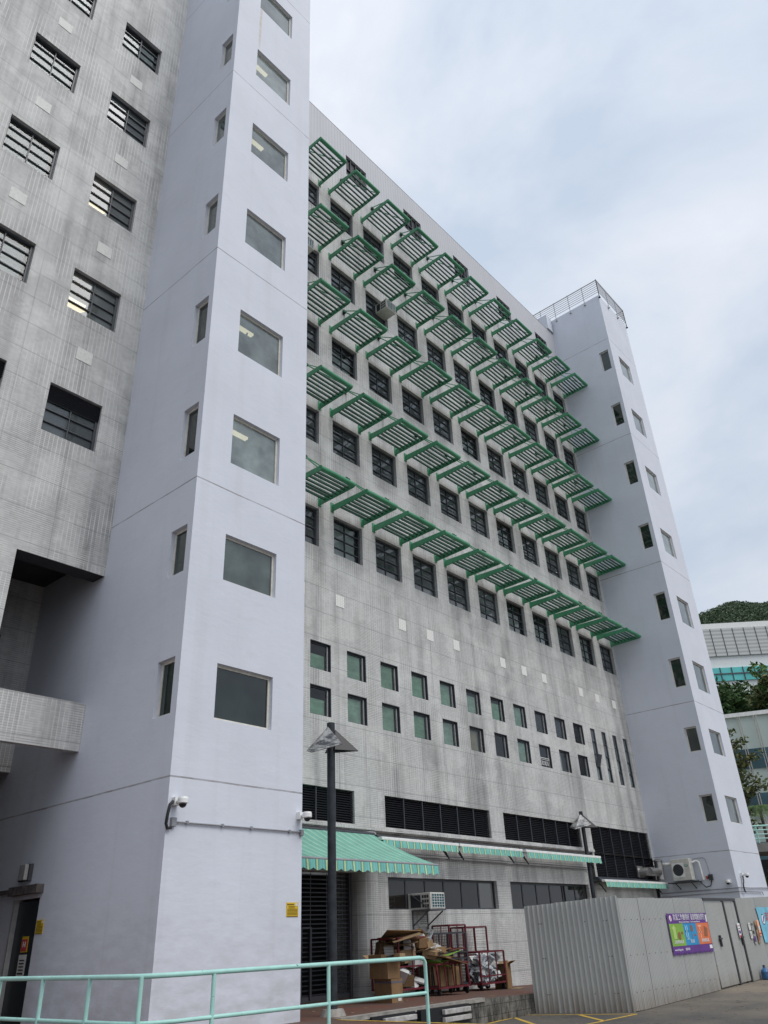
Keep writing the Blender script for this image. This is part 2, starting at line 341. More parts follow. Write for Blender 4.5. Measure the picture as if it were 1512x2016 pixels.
def mat_road():
    g = NG('asphalt'); p = g.pos(); a = g.noise(.45, 5, .6, p); b = g.noise(45, 4, .7, p); x, y, z = g.xyz()
    c = g.mix(g.rng(a, .38, .66), C4(.085,.082,.078), C4(.155,.135,.11)); c = g.scale(c, g.rng(b, .3, .7, .75, 1.25))
    c = g.mix(g.math('MULTIPLY', g.rng(x, 20, 26), g.rng(a, .35, .6, .3, .8)), c, C4(.27,.225,.17))
    cr_ = g.math('LESS_THAN', g.math('ABSOLUTE', g.math('SUBTRACT', g.noise(.7, 3, .6, p), .5)), .004)
    c = g.mix(g.math('MULTIPLY', cr_, .6), c, C4(.03,.03,.03)); g.bump(b, .35, .008)
    return g.fin(c, .9, 0, .3)
M['road'] = mat_road()
def mat_dock():
    g = NG('brown_paving'); x, y, z = g.xyz(); a = g.noise(.8, 5, .6); b = g.noise(20, 4, .7)
    c = g.mix(g.rng(a, .35, .65), C4(.155,.062,.042), C4(.11,.075,.06)); c = g.scale(c, g.rng(b, .3, .7, .8, 1.2))
    l = g.math('MAXIMUM', g.math('LESS_THAN', g.math('FRACT', g.math('DIVIDE', x, .2)), .05), g.math('LESS_THAN', g.math('FRACT', g.math('DIVIDE', y, .2)), .05))
    c = g.mix(g.math('MULTIPLY', l, .35), c, C4(.05,.04,.035)); return g.fin(c, .75, 0, .35)
M['dock'] = mat_dock()
def mat_block():
    g = NG('stained_blockwork'); x, y, z = g.xyz(); u = g.math('ADD', x, y); p = g.pos()
    st = g.noise(1., 6, .7, p, (3.2, 3.2, .9)); f = g.noise(14, 5, .7, p)
    c = g.mix(g.rng(st, .42, .60), C4(.045,.044,.04), C4(.19,.18,.16)); c = g.scale(c, g.rng(f, .3, .7, .65, 1.35))
    l = g.math('MAXIMUM', g.math('LESS_THAN', g.math('FRACT', g.math('DIVIDE', z, .2)), .07), g.math('LESS_THAN', g.math('FRACT', g.math('DIVIDE', u, .42)), .03))
    c = g.mix(g.math('MULTIPLY', l, .55), c, C4(.02,.02,.02)); g.bump(g.math('SUBTRACT', f, l), .5, .01); return g.fin(c, .9, 0, .2)
M['block'] = mat_block()
M['kerb_stone'] = simple('worn_concrete', (.30,.28,.25), .85, var=.3, sc=6)
M['concrete'] = simple('grey_concrete', (.17,.165,.155), .9, var=.25, sc=1.6)
M['ycolor'] = simple('worn_yellow_paint', (.55,.36,.06), .7, var=.35, sc=9)
M['bumper'] = simple('bumper_rail', (.42,.40,.38), .7, var=.3, sc=8)
def mat_hoard():
    g = NG('hoarding_sheet'); p = g.pos(); a = g.noise(.9, 4, .6, p); s = g.noise(1., 5, .6, p, (9, 9, .6)); x, y, z = g.xyz()
    c = g.scale(C4(.405,.41,.395), g.rng(a, .3, .7, .93, 1.05)); c = g.mix(g.math('MULTIPLY', g.rng(s, .55, .75), .3), c, C4(.28,.27,.25))
    sx_ = g.math('FRACT', g.math('DIVIDE', g.math('SUBTRACT', x, 20.36), 1.13)); sm = g.math('LESS_THAN', sx_, .014)
    c = g.mix(g.math('MULTIPLY', sm, .7), c, C4(.12,.12,.12)); sc1 = g.math('LESS_THAN', g.math('ABSOLUTE', g.math('SUBTRACT', g.math('FRACT', g.math('DIVIDE', g.math('ADD', z, 1.72), .78)), .5)), .016); sc2 = g.math('LESS_THAN', g.math('FRACT', g.math('DIVIDE', g.math('ADD', x, y), .36)), .07)
    c = g.mix(g.math('MULTIPLY', g.math('MULTIPLY', sc1, sc2), .8), c, C4(.08,.08,.08))
    c = g.mix(g.math('MULTIPLY', g.rng(z, -1.15, -1.7), g.rng(s, .3, .6, .25, .9)), c, C4(.22,.18,.14))
    return g.fin(c, .45, 0, .4)
M['hoard'] = mat_hoard()
M['dark_gap'] = simple('dark_steel_frame', (.05,.052,.055), .6)

# ---------------------------------------------------------------- ground (structure)
def gz(x): return -1.72 + .020*max(0., min(x, 60)-21)
g_ = MB(); xs = [-150, -30, 0, 21, 25, 30, 40, 60, 100, 900]; ys = [-150, -30, 0, 10, 30, 100, 700]
for i in range(len(xs)-1):
    for j in range(len(ys)-1):
        g_.quad(*[(a, b, gz(a)) for a, b in ((xs[i], ys[j]), (xs[i+1], ys[j]), (xs[i+1], ys[j+1]), (xs[i], ys[j+1]))])
g_.build('road', M['road'], kind='structure')
def dz(x): return -1.24 - .024*max(0., x-17.25)
# platform in front of the tower and loading dock in front of the main facade
pl = MB()
pts = [(-8, 8.2), (12.3, 8.2), (12.3, 12.05), (17.25, 12.20), (19.60, 12.36), (26, 12.8), (26, 17.2), (12.3, 17.2), (-8, 22)]
def top(a, b, c_, d): pl.quad(*[(p[0], p[1], dz(p[0])) for p in (a, b, c_, d)])
top((-8, 8.2), (12.3, 8.2), (12.3, 22), (-8, 22)); top((12.3, 12.05), (17.25, 12.20), (17.25, 17.4), (12.3, 17.4)); top((17.25, 12.2), (20.0, 12.38), (20.0, 16.3), (17.25, 16.3)); top((20.0, 12.38), (26.5, 12.8), (26.5, 16.3), (20.0, 16.3))
pl.build('pavement', M['dock'], kind='structure')
dw = MB()
for a, b in (((-8, 8.2), (12.3, 8.2)), ((12.3, 8.2), (12.3, 12.05)), ((12.3, 12.05), (17.25, 12.20)), ((17.25, 12.20), (26.5, 12.80)), ((26.5, 12.8), (26.5, 16.3))):
    dw.quad((a[0], a[1], -2), (b[0], b[1], -2), (b[0], b[1], dz(b[0])), (a[0], a[1], dz(a[0])))
dw.build('retaining_wall', M['block'], label='low stained blockwork retaining wall of the loading dock', cat='wall')
# worn stone nosing along the left half of the dock edge and yellow edge lines
ns = MB(); ns.prism([(12.35, 12.02, -1.236), (17.25, 12.17, -1.236), (17.25, 12.36, -1.236), (12.35, 12.21, -1.236)], (0, 0, .012)); ns.prism([(12.35, 12.02, -1.30), (17.25, 12.17, -1.30), (17.25, 12.2, -1.30), (12.35, 12.06, -1.30)], (0, 0, .062))
ns.build('kerb', M['kerb_stone'], kind='structure')
yl = MB()
def line(mb, a, b, w, z0=None, zf=None, dzz=.004):
    a = Vector((*a, 0)); b = Vector((*b, 0)); d = (b-a).normalized(); r = Vector((-d.y, d.x, 0))*w/2; q = []
    for p in (a-r, b-r, b+r, a+r): p = p.copy(); p.z = zf(p.x)+dzz; q.append(p)
    mb.quad(*q)
line(yl, (16.2, 12.21), (26.3, 12.86), .07, zf=dz, dzz=.016 if False else .006); line(yl, (12.24, 8.3), (12.24, 12.0), .09, zf=dz, dzz=.006)
for a, b in (((18.55, 12.29), (17.1, 10.75)), ((19.15, 12.40), (19.95, 9.80)), ((19.46, 11.03), (18.36, 9.84)), ((19.90, 9.80), (17.3, 9.82)), ((18.55, 12.29), (17.2, 12.1))):
    line(yl, a, b, .10, zf=gz)
yl.build('road_marking', M['ycolor'], kind='structure')
# dock bumpers
for k, (x0, x1) in enumerate(((13.48, 14.45), (15.38, 16.32))):
    t = empty('dock_bumper', ((x0+x1)/2, 12.1, -1.72), ['pale double rail dock bumper nearest the lamp post', 'pale double rail dock bumper right of the railing end'][k], 'bumper', 'bumpers on the dock wall')
    bk = MB(); bk.box(x0-.7 if k else x0-.3, x1+.05, 11.99, 12.10 if k else 12.04, -1.62, -1.27); bk.build('backing', M['black_plastic'], t)
    for zz in (-1.36, -1.50):
        m = MB(); m.box(x0, x1, 11.90, 11.988, zz-.045, zz+.045); m.build('rail', M['bumper'], t, bevel=.01)

# ---------------------------------------------------------------- main building
BX0, BX1 = 11.83, 36.72; FY = 16.0; ROOF = 33.72
P = 2.087; FLOOR = 3.9625
big = [(16.37+P*k, 16.37+P*k+1.40) for k in range(-1, 10)]
rows = [11.18+FLOOR*r for r in range(5)]
mb_ = empty('tiled_building', (24, 16, -1.4), 'long grey mosaic tiled building with five rows of green sunshades', 'building')
holes = [(a, b, s, s+1.40) for s in rows for a, b in big]
vents = [(17.44+2*P*k, 17.44+2*P*k+1.40) for k in range(0, 5)]
holes += [(a, b, 30.99, 32.35) for a, b in vents]
SM = 1.574
small = [(15.32+SM*k, 15.32+SM*k+.87) for k in range(11)]
holes += [(a, b, lo, lo+.86) for a, b in small for lo in (7.13, 5.78)]
slots = [(32.62, 33.05), (33.68, 34.09), (34.76, 35.18), (35.84, 36.25)]
holes += [(a, b, 5.76, 7.99) for a, b in slots]
louv = [(12.6, 17.10, 2.93, 3.82), (18.42, 23.92, 2.93, 3.82), (24.77, 30.27, 2.93, 3.82), (31.15, 36.62, 1.90, 3.82)]
holes += louv[:3]; holes += [(31.15, 36.62, 2.77, 3.82)]
w = wall('Y', FY, BX0, BX1, 2.77, ROOF, holes, .22)
w.quad((BX0, FY, 2.77), (BX0, FY+.4, 2.77), (31.15, FY+.4, 2.77), (31.15, FY, 2.77))
w.build('wall', M['tile'], mb_)
# parapet top, side and rear so that the block is solid from any side
rf = MB(); rf.box(BX0, BX1, 16.004, 16.3, ROOF, ROOF+.06); rf.box(8.7, 36.7, 16.3, 34, 32.9, 33.1); rf.build('roof', M['concrete'], mb_)
rw = MB(); rw.box(0, 40, 33.8, 34, -2, 33.6); rw.build('rear_wall', M['tile'], mb_)
# projecting ledge and dark joint above the awnings
lg = MB(); lg.box(BX0, 31.10, 15.93, 15.998, 2.80, 2.885); lg.build('ledge', M['tile'], mb_)
lw_ = 16.15
low_holes = [(18.60, 24.17, .78, 1.62), (24.98, 30.56, .78, 1.62)]
lw = wall('Y', lw_, 18.17, 30.98, -2, 2.77, low_holes, .16); lw.quad((30.98, lw_, 1.8), (30.98, lw_+.3, 1.8), (30.98, lw_+.3, 2.77), (30.98, lw_, 2.77))
lw.quad((30.98, lw_, -2), (36.72, lw_, -2), (36.72, lw_, 1.80), (30.98, lw_, 1.80)); lw.quad((30.98, lw_, 1.80), (36.72, lw_, 1.80), (36.72, lw_+.4, 1.80), (30.98, lw_+.4, 1.80))
lw.quad((31.15, FY, 1.9), (31.15, FY, 2.77), (30.98, FY, 2.77), (30.98, FY, 1.9)); lw.quad((31.15, FY, 1.9), (31.15, FY+.22, 1.9), (31.15, FY+.22, 2.77), (31.15, FY, 2.77))
lw.quad((36.62, FY, 1.9), (36.72, FY, 1.9), (36.72, FY, 2.77), (36.62, FY, 2.77))
lw.build('lower_wall', M['tile'], mb_)
lg2 = MB(); lg2.box(30.95, 36.70, 15.90, 16.148, 1.80, 1.89); lg2.build('ledge', M['frame'], mb_)
cm = MB(); n = 18
ring = [(17.74+.44*math.cos(math.pi+math.pi*i/n), 16.30-.36*abs(math.sin(math.pi*i/n))) for i in range(n+1)]
cm.add([(a, b, -1.6) for a, b in ring]+[(a, b, 2.77) for a, b in ring], [(i, i+1, n+2+i, n+1+i) for i in range(n)]); cm.quad((17.30, 16.3, -1.6), (17.30, 16.3, 2.77), (17.30, 17.3, 2.77), (17.30, 17.3, -1.6))
cm.build('column', M['tile'], mb_, smooth=True)
hd = MB(); hd.box(BX0, 17.31, 16.16, 16.5, 1.70, 2.765); hd.build('shutter_header', M['tile'], mb_)
# floors, ceilings and partitions inside, seen through the glass
inn = MB()
for s in rows: inn.box(12.2, 36.5, 16.36, 20, s+1.75, s+2.2)
inn.build('ceiling', M['ceiling'], mb_)
inn = MB()
for s in rows: inn.box(12.2, 36.5, 16.36, 16.5, s-1.7, s-.15)
inn.box(12, 36.5, 20, 20.2, 4, 33); inn.box(12, 36.5, 16.36, 20, 9.0, 9.4); inn.box(12, 36.5, 16.36, 20, 4.2, 4.6)
for k in range(-2, 11, 3): inn.box(16.37+P*k-.45, 16.37+P*k-.3, 16.36, 20, 9.2, 33)
inn.build('inner_wall', M['room'], mb_)

def pane(parent, x0, x1, y, z0, z1, mat, name='pane'):
    m = MB(); m.quad((x0, y, z0), (x1, y, z0), (x1, y, z1), (x0, y, z1)); return m.build(name, mat, parent)
def big_window(parent, x0, z0, w_=1.40, h=1.40, y=16.16, blind=None, lit=False, louvre=0, wallmat=None, split=None):
    x1, z1 = x0+w_, z0+h; f = MB(); t = .045
    f.box(x0, x1, y-.03, y+.05, z1-.06, z1); f.box(x0, x1, y-.03, y+.05, z0, z0+.05)
    f.box(x0, x0+t, y-.03, y+.05, z0+.05, z1-.06); f.box(x1-.07, x1, y-.03, y+.05, z0+.05, z1-.06)
    xm = (x0+x1)/2-.02
    f.box(xm-.014, xm+.014, y-.02, y+.04, z0+.05, z1-.06)
    nr = 4
    for k in range(1, nr):
        zz = z0 + h*k/nr - .01
        f.box(x0+t, xm-.018, y-.035, y+.04, zz-.013, zz+.013); f.box(xm+.018, x1-.07, y-.035, y+.04, zz-.013, zz+.013)
        pass
    fr = f.build('window', M['frame'], parent)
    pane(fr, x0+t, x1-.07, y+.012, z0+.05, z1-.06, M['glass_b'] if blind else M['glass'])
    if blind:
        b = MB(); zt = z1-.06-(h*.25 if blind == 'low' else 0); b.box(x0+.06, x1-.13, y+.12, y+.13, z0+.04, zt); b.build('blind', M['blind_w'], fr)
    if lit:
        b = MB(); b.box(x0+.1, x0+.75, y+.45, y+.55, z1-.55, z1-.50); b.build('ceiling_lamp', M['lamp_on'], fr)
    if lit == 'warm':
        b = MB(); b.obox((x0+.40, y+.40, z0+.62), (1,0,0), (0,1,.5), (0,-.5,1), .28, .20, .02); b.build('lit_panel', M['warm'], fr)
    if louvre:
        b = MB(); n_ = 8
        for k in range(n_): b.obox(((x0+x1)/2, y-.05, z1-.03-louvre*(k+.5)/n_), (1,0,0), (0,1,-.8), (0,.8,1), w_/2, .035, .006)
        b.box(x0, x1, y-.028, y-.02, z1-louvre-.04, z1); b.build('louvre', M['black_metal'], fr)
    return fr
random.seed(3)
for r, s in enumerate(rows):
    for k, (a, b) in enumerate(big):
        kk = (k+2*r) % 11
        blind = None
        if r == 0 and k in (1, 9): blind = 'full'
        elif random.random() < .16: blind = 'low'
        big_window(mb_, a, s, blind=blind, lit=(r, k) in ((1, 6), (2, 7), (1, 9), (3, 0)))
for a, b in vents:
    t = MB()
    for k in range(4): t.box(a+.35*k, a+.35*k+.03, 16.05, 16.12, 30.99, 32.35)
    t.box(a, b, 16.05, 16.12, 31.5, 31.54)
    q = t.build('vent_panel', M['frame'], mb_); m = MB(); m.box(a, b, 16.125, 16.14, 30.99, 32.35); m.build('pane', M['black_metal'], q)
# small square windows in pairs, green blinds behind most of them
for k, (a, b) in enumerate(small):
    for r_, lo in enumerate((7.13, 5.78)):
        hi = lo+.86; y = 16.10; f = MB(); t = .035
        f.box(a, b, y-.09, y-.02, hi-.02, hi); f.box(b-.02, b, y-.09, y-.02, lo, hi-.021)
        f.box(a, b, y-.02, y+.04, hi-t-.03, hi); f.box(a, b, y-.02, y+.04, lo, lo+t); f.box(a, a+.03, y-.02, y+.04, lo+t, hi-t-.03); f.box(b-.07, b, y-.02, y+.04, lo+t, hi-t-.03)
        fr = f.build('window', M['frame'], mb_)
        m = MB(); m.box(b-.10, b-.072, y-.03, y+.03, lo+t, hi-t-.031); m.build('mullion', M['alu'], fr)
        pane(fr, a+.03, b-.07, y+.01, lo+t, hi-t-.03, M['glass_b'])
        kind = 'g'
        if k in (8, 9) and r_ == 0: kind = 'w'
        if (k, r_) in ((0, 0), (0, 1)): kind = 'half'
        if k == 10 or (k in (8, 9) and r_ == 1) or (k, r_) == (6, 1): kind = 'd'
        if (k, r_) == (5, 1): kind = 'c'
        m = MB(); bz = hi-.06-random.choice((0, 0, .04, .12)) if kind in 'gw' else (lo+.5 if kind == 'half' else lo+.12)
        if kind in ('g', 'half'):
            m.box(a+.03, b-.15, y+.05, y+.06, lo+.05, bz); m.build('blind', M['blind_g'], fr)
        elif kind == 'w':
            n_ = 12
            for i in range(n_): m.obox(((a+b)/2-.06, y+.09, lo+.07+.055*(i+.5)), (1,0,0), (0,1,.5), (0,-.5,1), .37, .028, .003)
            m.build('blind', M['blind_w'], fr)
        elif kind == 'c': m.box(a+.3, b-.14, y+.10, y+.11, lo+.05, hi-.1); m.build('curtain', simple('beige_curtain', (.5,.44,.33), .8), fr)
        elif (k, r_) == (9, 1): m.box(a+.12, b-.3, y+.15, y+.16, lo+.05, hi-.1); m.build('curtain', M['blind_w'], fr)
        if (k, r_) == (8, 1):
            g2 = MB(); g2.bar((a+.05, y-.05, lo+.36), (b-.12, y-.05, lo+.36), .02); g2.bar((a+.05, y-.05, lo+.30), (b-.12, y-.05, lo+.30), .015)
            for i in range(5):
                xx = a+.12+.12*i; g2.poly([(xx+.045*math.cos(t_), y-.05, lo+.16+.08*math.sin(t_)) for t_ in [2*math.pi*j/12 for j in range(13)]], .008, 5)
            g2.build('grille', M['white_metal'], fr)
for a, b in slots:
    y = 16.04; f = MB(); f.box(a, a+.03, y-.02, y+.04, 5.76, 7.99); f.box(b-.05, b, y-.02, y+.04, 5.76, 7.99)
    for zz in (5.76, 6.32, 6.86, 7.40, 7.95): f.box(a+.03, b-.05, y-.02, y+.04, zz, zz+.04)
    fr = f.build('window', M['frame'], mb_); i = slots.index((a, b))
    for j, zz in enumerate((5.80, 6.36, 6.90, 7.44)):
        bright = (j == 0 and i in (0, 1, 3)) or (j == 1 and i in (1, 2, 3))
        pane(fr, a+.03, b-.05, y+.01, zz, zz+.5, M['glass'] if not bright else M['glass_b'])
        if bright: m = MB(); m.box(a+.03, b-.05, y+.05, y+.06, zz, zz+.5); m.build('blind', M['blind_w'], fr)
    if i == 0:
        m = MB(); m.obox(((a+b)/2, y-.12, 6.58), (1,0,0), (0,-.35,1), (0,1,.35), .17, .27, .012); m.build('sash', M['frame'], fr)
# louvre bands above the awnings
for i, (a, b, lo, hi) in enumerate(louv):
    m = MB(); m.box(a, b, 16.16, 16.18, lo, hi); fr = m.build('louvre_panel', M['black_void'], mb_)
    m = MB(); nl = int((hi-lo)/.062)
    for k in range(nl): m.obox(((a+b)/2, 16.09, lo+(k+.5)*(hi-lo)/nl), (1,0,0), (0,1,.75), (0,-.75,1), (b-a)/2, .036, .005)
    m.build('slats', M['black_metal'], fr)
    nb = 6
    for k in range(1, nb): x = a+(b-a)*k/nb; m = MB(); m.box(x-.018, x+.018, 16.03, 16.15, lo, hi); m.build('mullion', M['frame'], fr)
# pale tile patches
for x in [14.68, 16.42, 19.51, 21.06, 22.64, 25.75, 27.33, 28.92, 32.12, 33.69, 35.40]:
    m = MB(); m.box(x, x+.38, 15.988, 15.999, 9.36, 9.75)
    o = m.build('vent_tile', M['white_tile'], mb_)
# ground floor glazing
for x0, x1 in ((18.60, 24.17), (24.98, 30.56)):
    y = 16.27; f = MB(); f.box(x0, x1, y, y+.05, 1.55, 1.62); f.box(x0, x1, y, y+.05, .78, .82)
    for k in range(7): xx = x0+(x1-x0)*k/6; f.box(max(x0, xx-.03), min(x1, xx+.03), y, y+.06, .82, 1.55)
    fr = f.build('window', M['frame'], mb_)
    for k in range(6): xx = x0+(x1-x0)*k/6; pane(fr, xx+.03, xx+(x1-x0)/6-.03, y+.02, .82, 1.55, M['glass_s'])
    bx = MB(); bx.box(x0, x1, 16.9, 16.92, .5, 1.8); bx.build('curtain', simple('brown_room', (.22,.15,.10), .9), fr)
# roller grille of the goods entrance
sh = empty('roller_grille', (14.6, 16.45, -1.24), 'black roller grille closing the goods entrance under the open awning', 'shutter')
m = MB(); m.box(11.9, 17.29, 17.29, 17.3, -1.3, 1.7); m.build('backing', M['black_void'], sh)  # near-black sheet standing in for the unlit interior
m = MB()
zz = -1.12
while zz < 1.66: m.box(11.9, 17.22, 16.42, 16.44, zz, zz+.030); zz += .105
m.build('slats', M['frame'], sh)
m = MB()
for k in range(9): x = 12.2+.6*k; m.box(x, x+.02, 16.445, 16.455, -1.15, 1.68)
m.box(11.9, 17.22, 16.40, 16.46, -1.24, -1.13); m.box(17.20, 17.28, 16.36, 16.5, -1.24, 1.69); m.build('frame', M['reveal'], sh)
dr = MB(); dr.box(15.38, 15.44, 16.36, 16.40, -1.2, .40); dr.box(15.72, 15.78, 16.36, 16.40, -1.2, .40); dr.box(13.6, 15.72, 16.36, 16.40, .36, .40)
dr.build('wicket_frame', M['reveal'], sh)
m = MB()
zz = -1.12
while zz < .34: m.box(13.6, 15.38, 16.37, 16.39, zz, zz+.055); zz += .105
m.build('wicket_slats', M['reveal'], sh)

# ---------------------------------------------------------------- sunshades
def sunshade():
    x0, x1, z = 16.30, 17.79, 12.86
    t = empty('sunshade', (17.05, 16, z-.2)); yf = 14.47
    for x in (x0, x1):
        a = MB(); a.prism([(x-.02, 15.985, z-.14), (x-.02, 15.985, z+.09), (x-.02, yf-.02, z+.06), (x-.02, yf-.02, z-.10)], (.04, 0, 0)); a.build('arm', M['green'], t)
        pl_ = MB(); pl_.box(x-.075, x+.075, 15.975, 15.997, z-.17, z+.19); pl_.build('wall_plate', M['green'], t)
    tb = MB(); tb.tube((x0-.01, yf-.03, z-.01), (x1+.01, yf-.03, z-.01), .088, n=14)
    tb.build('front_tube', M['green'], t, smooth=True)
    for k in range(7):
        y = yf+.19+.178*k; s = MB(); s.obox(((x0+x1)/2, y, z-.02), (1,0,0), (0,1,0), (0,0,1), (x1-x0)/2-.02, .029, .034); s.build('slat', M['green_shaded'], t)
    for sx, xx in ((-1, x0+.04), (1, x1-.04)):
        s = MB(); s.tube((17.05+sx*.05, 15.93, z+1.42), (xx, yf+.12, z+.09), .022, n=6); s.build('tie_rod', M['green'], t, smooth=True)
    s = MB(); s.box(17.0, 17.10, 15.97, 15.997, z+1.28, z+1.55); s.box(16.98, 17.12, 15.88, 15.97, z+1.36, z+1.46); s.build('bracket', M['green_shaded'], t)
    return t
ordn = ['first', 'second', 'third', 'fourth', 'fifth', 'sixth', 'seventh', 'eighth', 'ninth', 'tenth', 'eleventh']
rown = ['lowest row', 'second row up', 'middle row', 'fourth row up', 'top row']
proto = sunshade(); used = False
for r in range(5):
    for k in range(-1, 10):
        d = Vector((P*k, 0, FLOOR*r - (.0 if r < 1 else .02)))
        o = dup(proto, d) if (used or d.length > 1e-6) else proto
        if d.length <= 1e-6: used = True
        if k == -1: lb = 'green slatted sunshade of the %s, half hidden behind the near tower' % rown[r]
        elif k == 9: lb = 'green slatted sunshade at the far end of the %s, touching the far tower' % rown[r]
        else: lb = 'green slatted sunshade, %s, %s along from the near tower' % (rown[r], ordn[k+1])
        o.rotation_euler = (R(random.uniform(-.8, .5)), R(random.uniform(-.35, .35)), 0)
        for ch in o.children:
            if ch.name.startswith('slat'): ch.location.z += random.uniform(-.008, .008); ch.rotation_euler = (random.uniform(-.25, .25), random.uniform(-.006, .006), 0)
        tag(o, lb, 'sunshade', 'green sunshades over the upper windows')

# ---------------------------------------------------------------- left wing
wg = empty('tiled_wing', (3, 16, -1.5), 'stained grey tiled wing at the left edge with scattered windows and a dark undercroft', 'building')
WP = 2.54; wc = [6.34-WP*k for k in range(3)]; wrows = [11.12+3.965*r for r in range(5)]
wh = [(a, a+1.43, s, s+1.43) for a in wc for s in wrows]
wh += [(6.37, 8.5201, -3, 7.91)]
w = wall('Y', 16.0, -7, 6.37, -3, 7.91, [], .2); wall('Y', 16.0, -7, 8.52, 7.91, ROOF, wh[:-1], .2, w)
w.quad((6.37, 16, -3), (6.37, 16, 7.91), (6.37, 16.5, 7.91), (6.37, 16.5, -3))
w.build('wall', M['tile_wing'], wg)
m = MB(); m.box(6.30, 8.51, 16.004, 16.5, 7.912, 8.3); m.box(6.2, 6.365, 16.21, 22, -3, 8.5); m.build('opening_edge', M['soffit'], wg)  # edges take the painted undercroft shade too
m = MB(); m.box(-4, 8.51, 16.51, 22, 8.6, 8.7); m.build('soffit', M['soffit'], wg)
m = MB(); m.box(7.66, 8.515, 19.1, 19.4, 3.98, 8.6); m.box(6.37, 7.66, 19.1, 19.4, 7.07, 8.6); m.box(6.37, 8.515, 19.11, 21.9, 3.85, 3.98); m.box(6.37, 8.51, 21.9, 22, -3, 8.6); m.build('inner_wall', M['tile_wing'], wg)
m = MB(); m.box(2.5, 8.515, 15.995, 16.17, 3.81, 4.83); m.build('beam', M['tile_wing'], wg)
m = MB(); m.box(-7, 8.6, 16.2, 34, 32.9, 33.1); m.box(-7, 8.52, 16.004, 16.2, ROOF, ROOF+.05); m.build('roof', M['concrete'], wg)
m = MB(); m.box(-7, -6.8, 16.0, 34, -3, 33.6); m.box(-7, 0, 33.8, 34, -3, 33.6); m.build('side_wall', M['tile_wing'], wg)
inn = MB()
for s in wrows: inn.box(-4, 8.5, 16.36, 19, s+1.75, s+2.2)
inn.build('ceiling', M['ceiling'], wg)
inn = MB(); inn.box(-4, 8.5, 19, 19.2, 9, 33)
inn.build('back_wall', M['room'], wg)
for r, s in enumerate(wrows):
    for k, a in enumerate(wc):
        bl = 'full' if (k == 1 and r in (1, 2, 3, 4)) else ('full' if (k, r) == (0, 4) else None)
        big_window(wg, a, s, 1.43, 1.43, 16.14, blind=bl, lit='warm' if (k, r) in ((0, 1), (0, 2)) else False, louvre=.45 if r == 0 else 0)
for cx in (7.05, 4.50):
    for zc in (13.80, 17.74, 21.66, 25.72):
        m = MB(); m.box(cx-.22, cx+.22, 15.988, 15.999, zc-.2, zc+.2); m.build('vent_tile', M['vent_dull'], wg)

# ---------------------------------------------------------------- stair towers
TY = 12.56; THI = 34.85
wz = [(3.98, 5.12), (6.98, 8.10), (9.98, 11.40), (13.38, 14.82), (17.34, 18.74), (21.27, 22.68), (25.19, 26.65), (29.15, 30.58)]
def tower(x0, x1, fx, nm, label, door=False, lit=(), lamps=()):
    t = empty('stair_tower', ((x0+x1)/2, TY, -1.5), label, 'tower')
    fh = [(fx, fx+1.50, a, b) for a, b in wz]
    shl = [(12.75, 13.33, a, b) for a, b in wz]
    w = wall('Y', TY, x0, x1, -2, THI, fh, .16)
    dh = [(16.70, 17.72, -1.24, 1.06)] if door else []
    yb = 22. if door else 16.0
    wall('X', x0, TY, yb, -2, THI, shl+dh, .16, w)
    w.quad((x1, TY, -2), (x1, 20, -2), (x1, 20, THI), (x1, TY, THI)); w.quad((x1, 20, -2), (x0, 20, -2), (x0, 20, THI), (x1, 20, THI))
    w.quad((x0, TY, THI), (x1, TY, THI), (x1, 20, THI), (x0, 20, THI))
    w.build('wall', M['paint'], t)
    inn = MB()
    for a, b in wz: inn.box(x0+.17, x1-.1, TY+.17, 15.9, b+.75, b+.95)
    inn.box(x0+1.9, x1-.1, 15.4, 15.5, -1, THI-.2); inn.build('landing', M['ceiling'], t)
    for i, (a, b) in enumerate(wz):
        f = MB(); y = TY+.09; q = .055
        f.box(fx, fx+1.5, y, y+.05, b-q, b); f.box(fx, fx+1.5, y, y+.05, a, a+q); f.box(fx, fx+q, y, y+.05, a+q, b-q); f.box(fx+1.5-q, fx+1.5, y, y+.05, a+q, b-q)
        fr = f.build('window', M['beige'], t); gm = M[('glass_l', 'glass_m', 'glass_t')[min(i, 2)]] if x0 < 20 else (M['glass_m'] if i < 3 else M['glass_t']); pane(fr, fx+q, fx+1.5-q, y+.02, a+q, b-q, gm)
        if i in lamps:
            m = MB(); m.box(fx+.05, fx+.75, TY+.35, TY+.47, b-.22, b-.16); m.build('lamp', M['lamp_on'], fr)
        f = MB(); x = x0+.10
        f.box(x, x+.05, 12.75, 13.33, b-q, b); f.box(x, x+.05, 12.75, 13.33, a, a+q); f.box(x, x+.05, 12.75, 12.75+q, a+q, b-q); f.box(x, x+.05, 13.33-q, 13.33, a+q, b-q)
        fr = f.build('window', M['beige'], t); m = MB(); m.quad((x+.02, 13.33-q, a+q), (x+.02, 12.75+q, a+q), (x+.02, 12.75+q, b-q), (x+.02, 13.33-q, b-q)); m.build('pane', M['glass_l' if (x0 > 20 or i < 4) else 'glass_m'], fr)
    return t
T1 = tower(8.52, 11.82, 9.41, 'near', 'tall pale lavender stair tower nearest the camera, left of the sunshades', True, lamps=(2, 3, 5, 6))
T2 = tower(36.72, 40.47, 37.75, 'far', 'pale lavender stair tower at the far end with a roof railing', False, lamps=(5,))
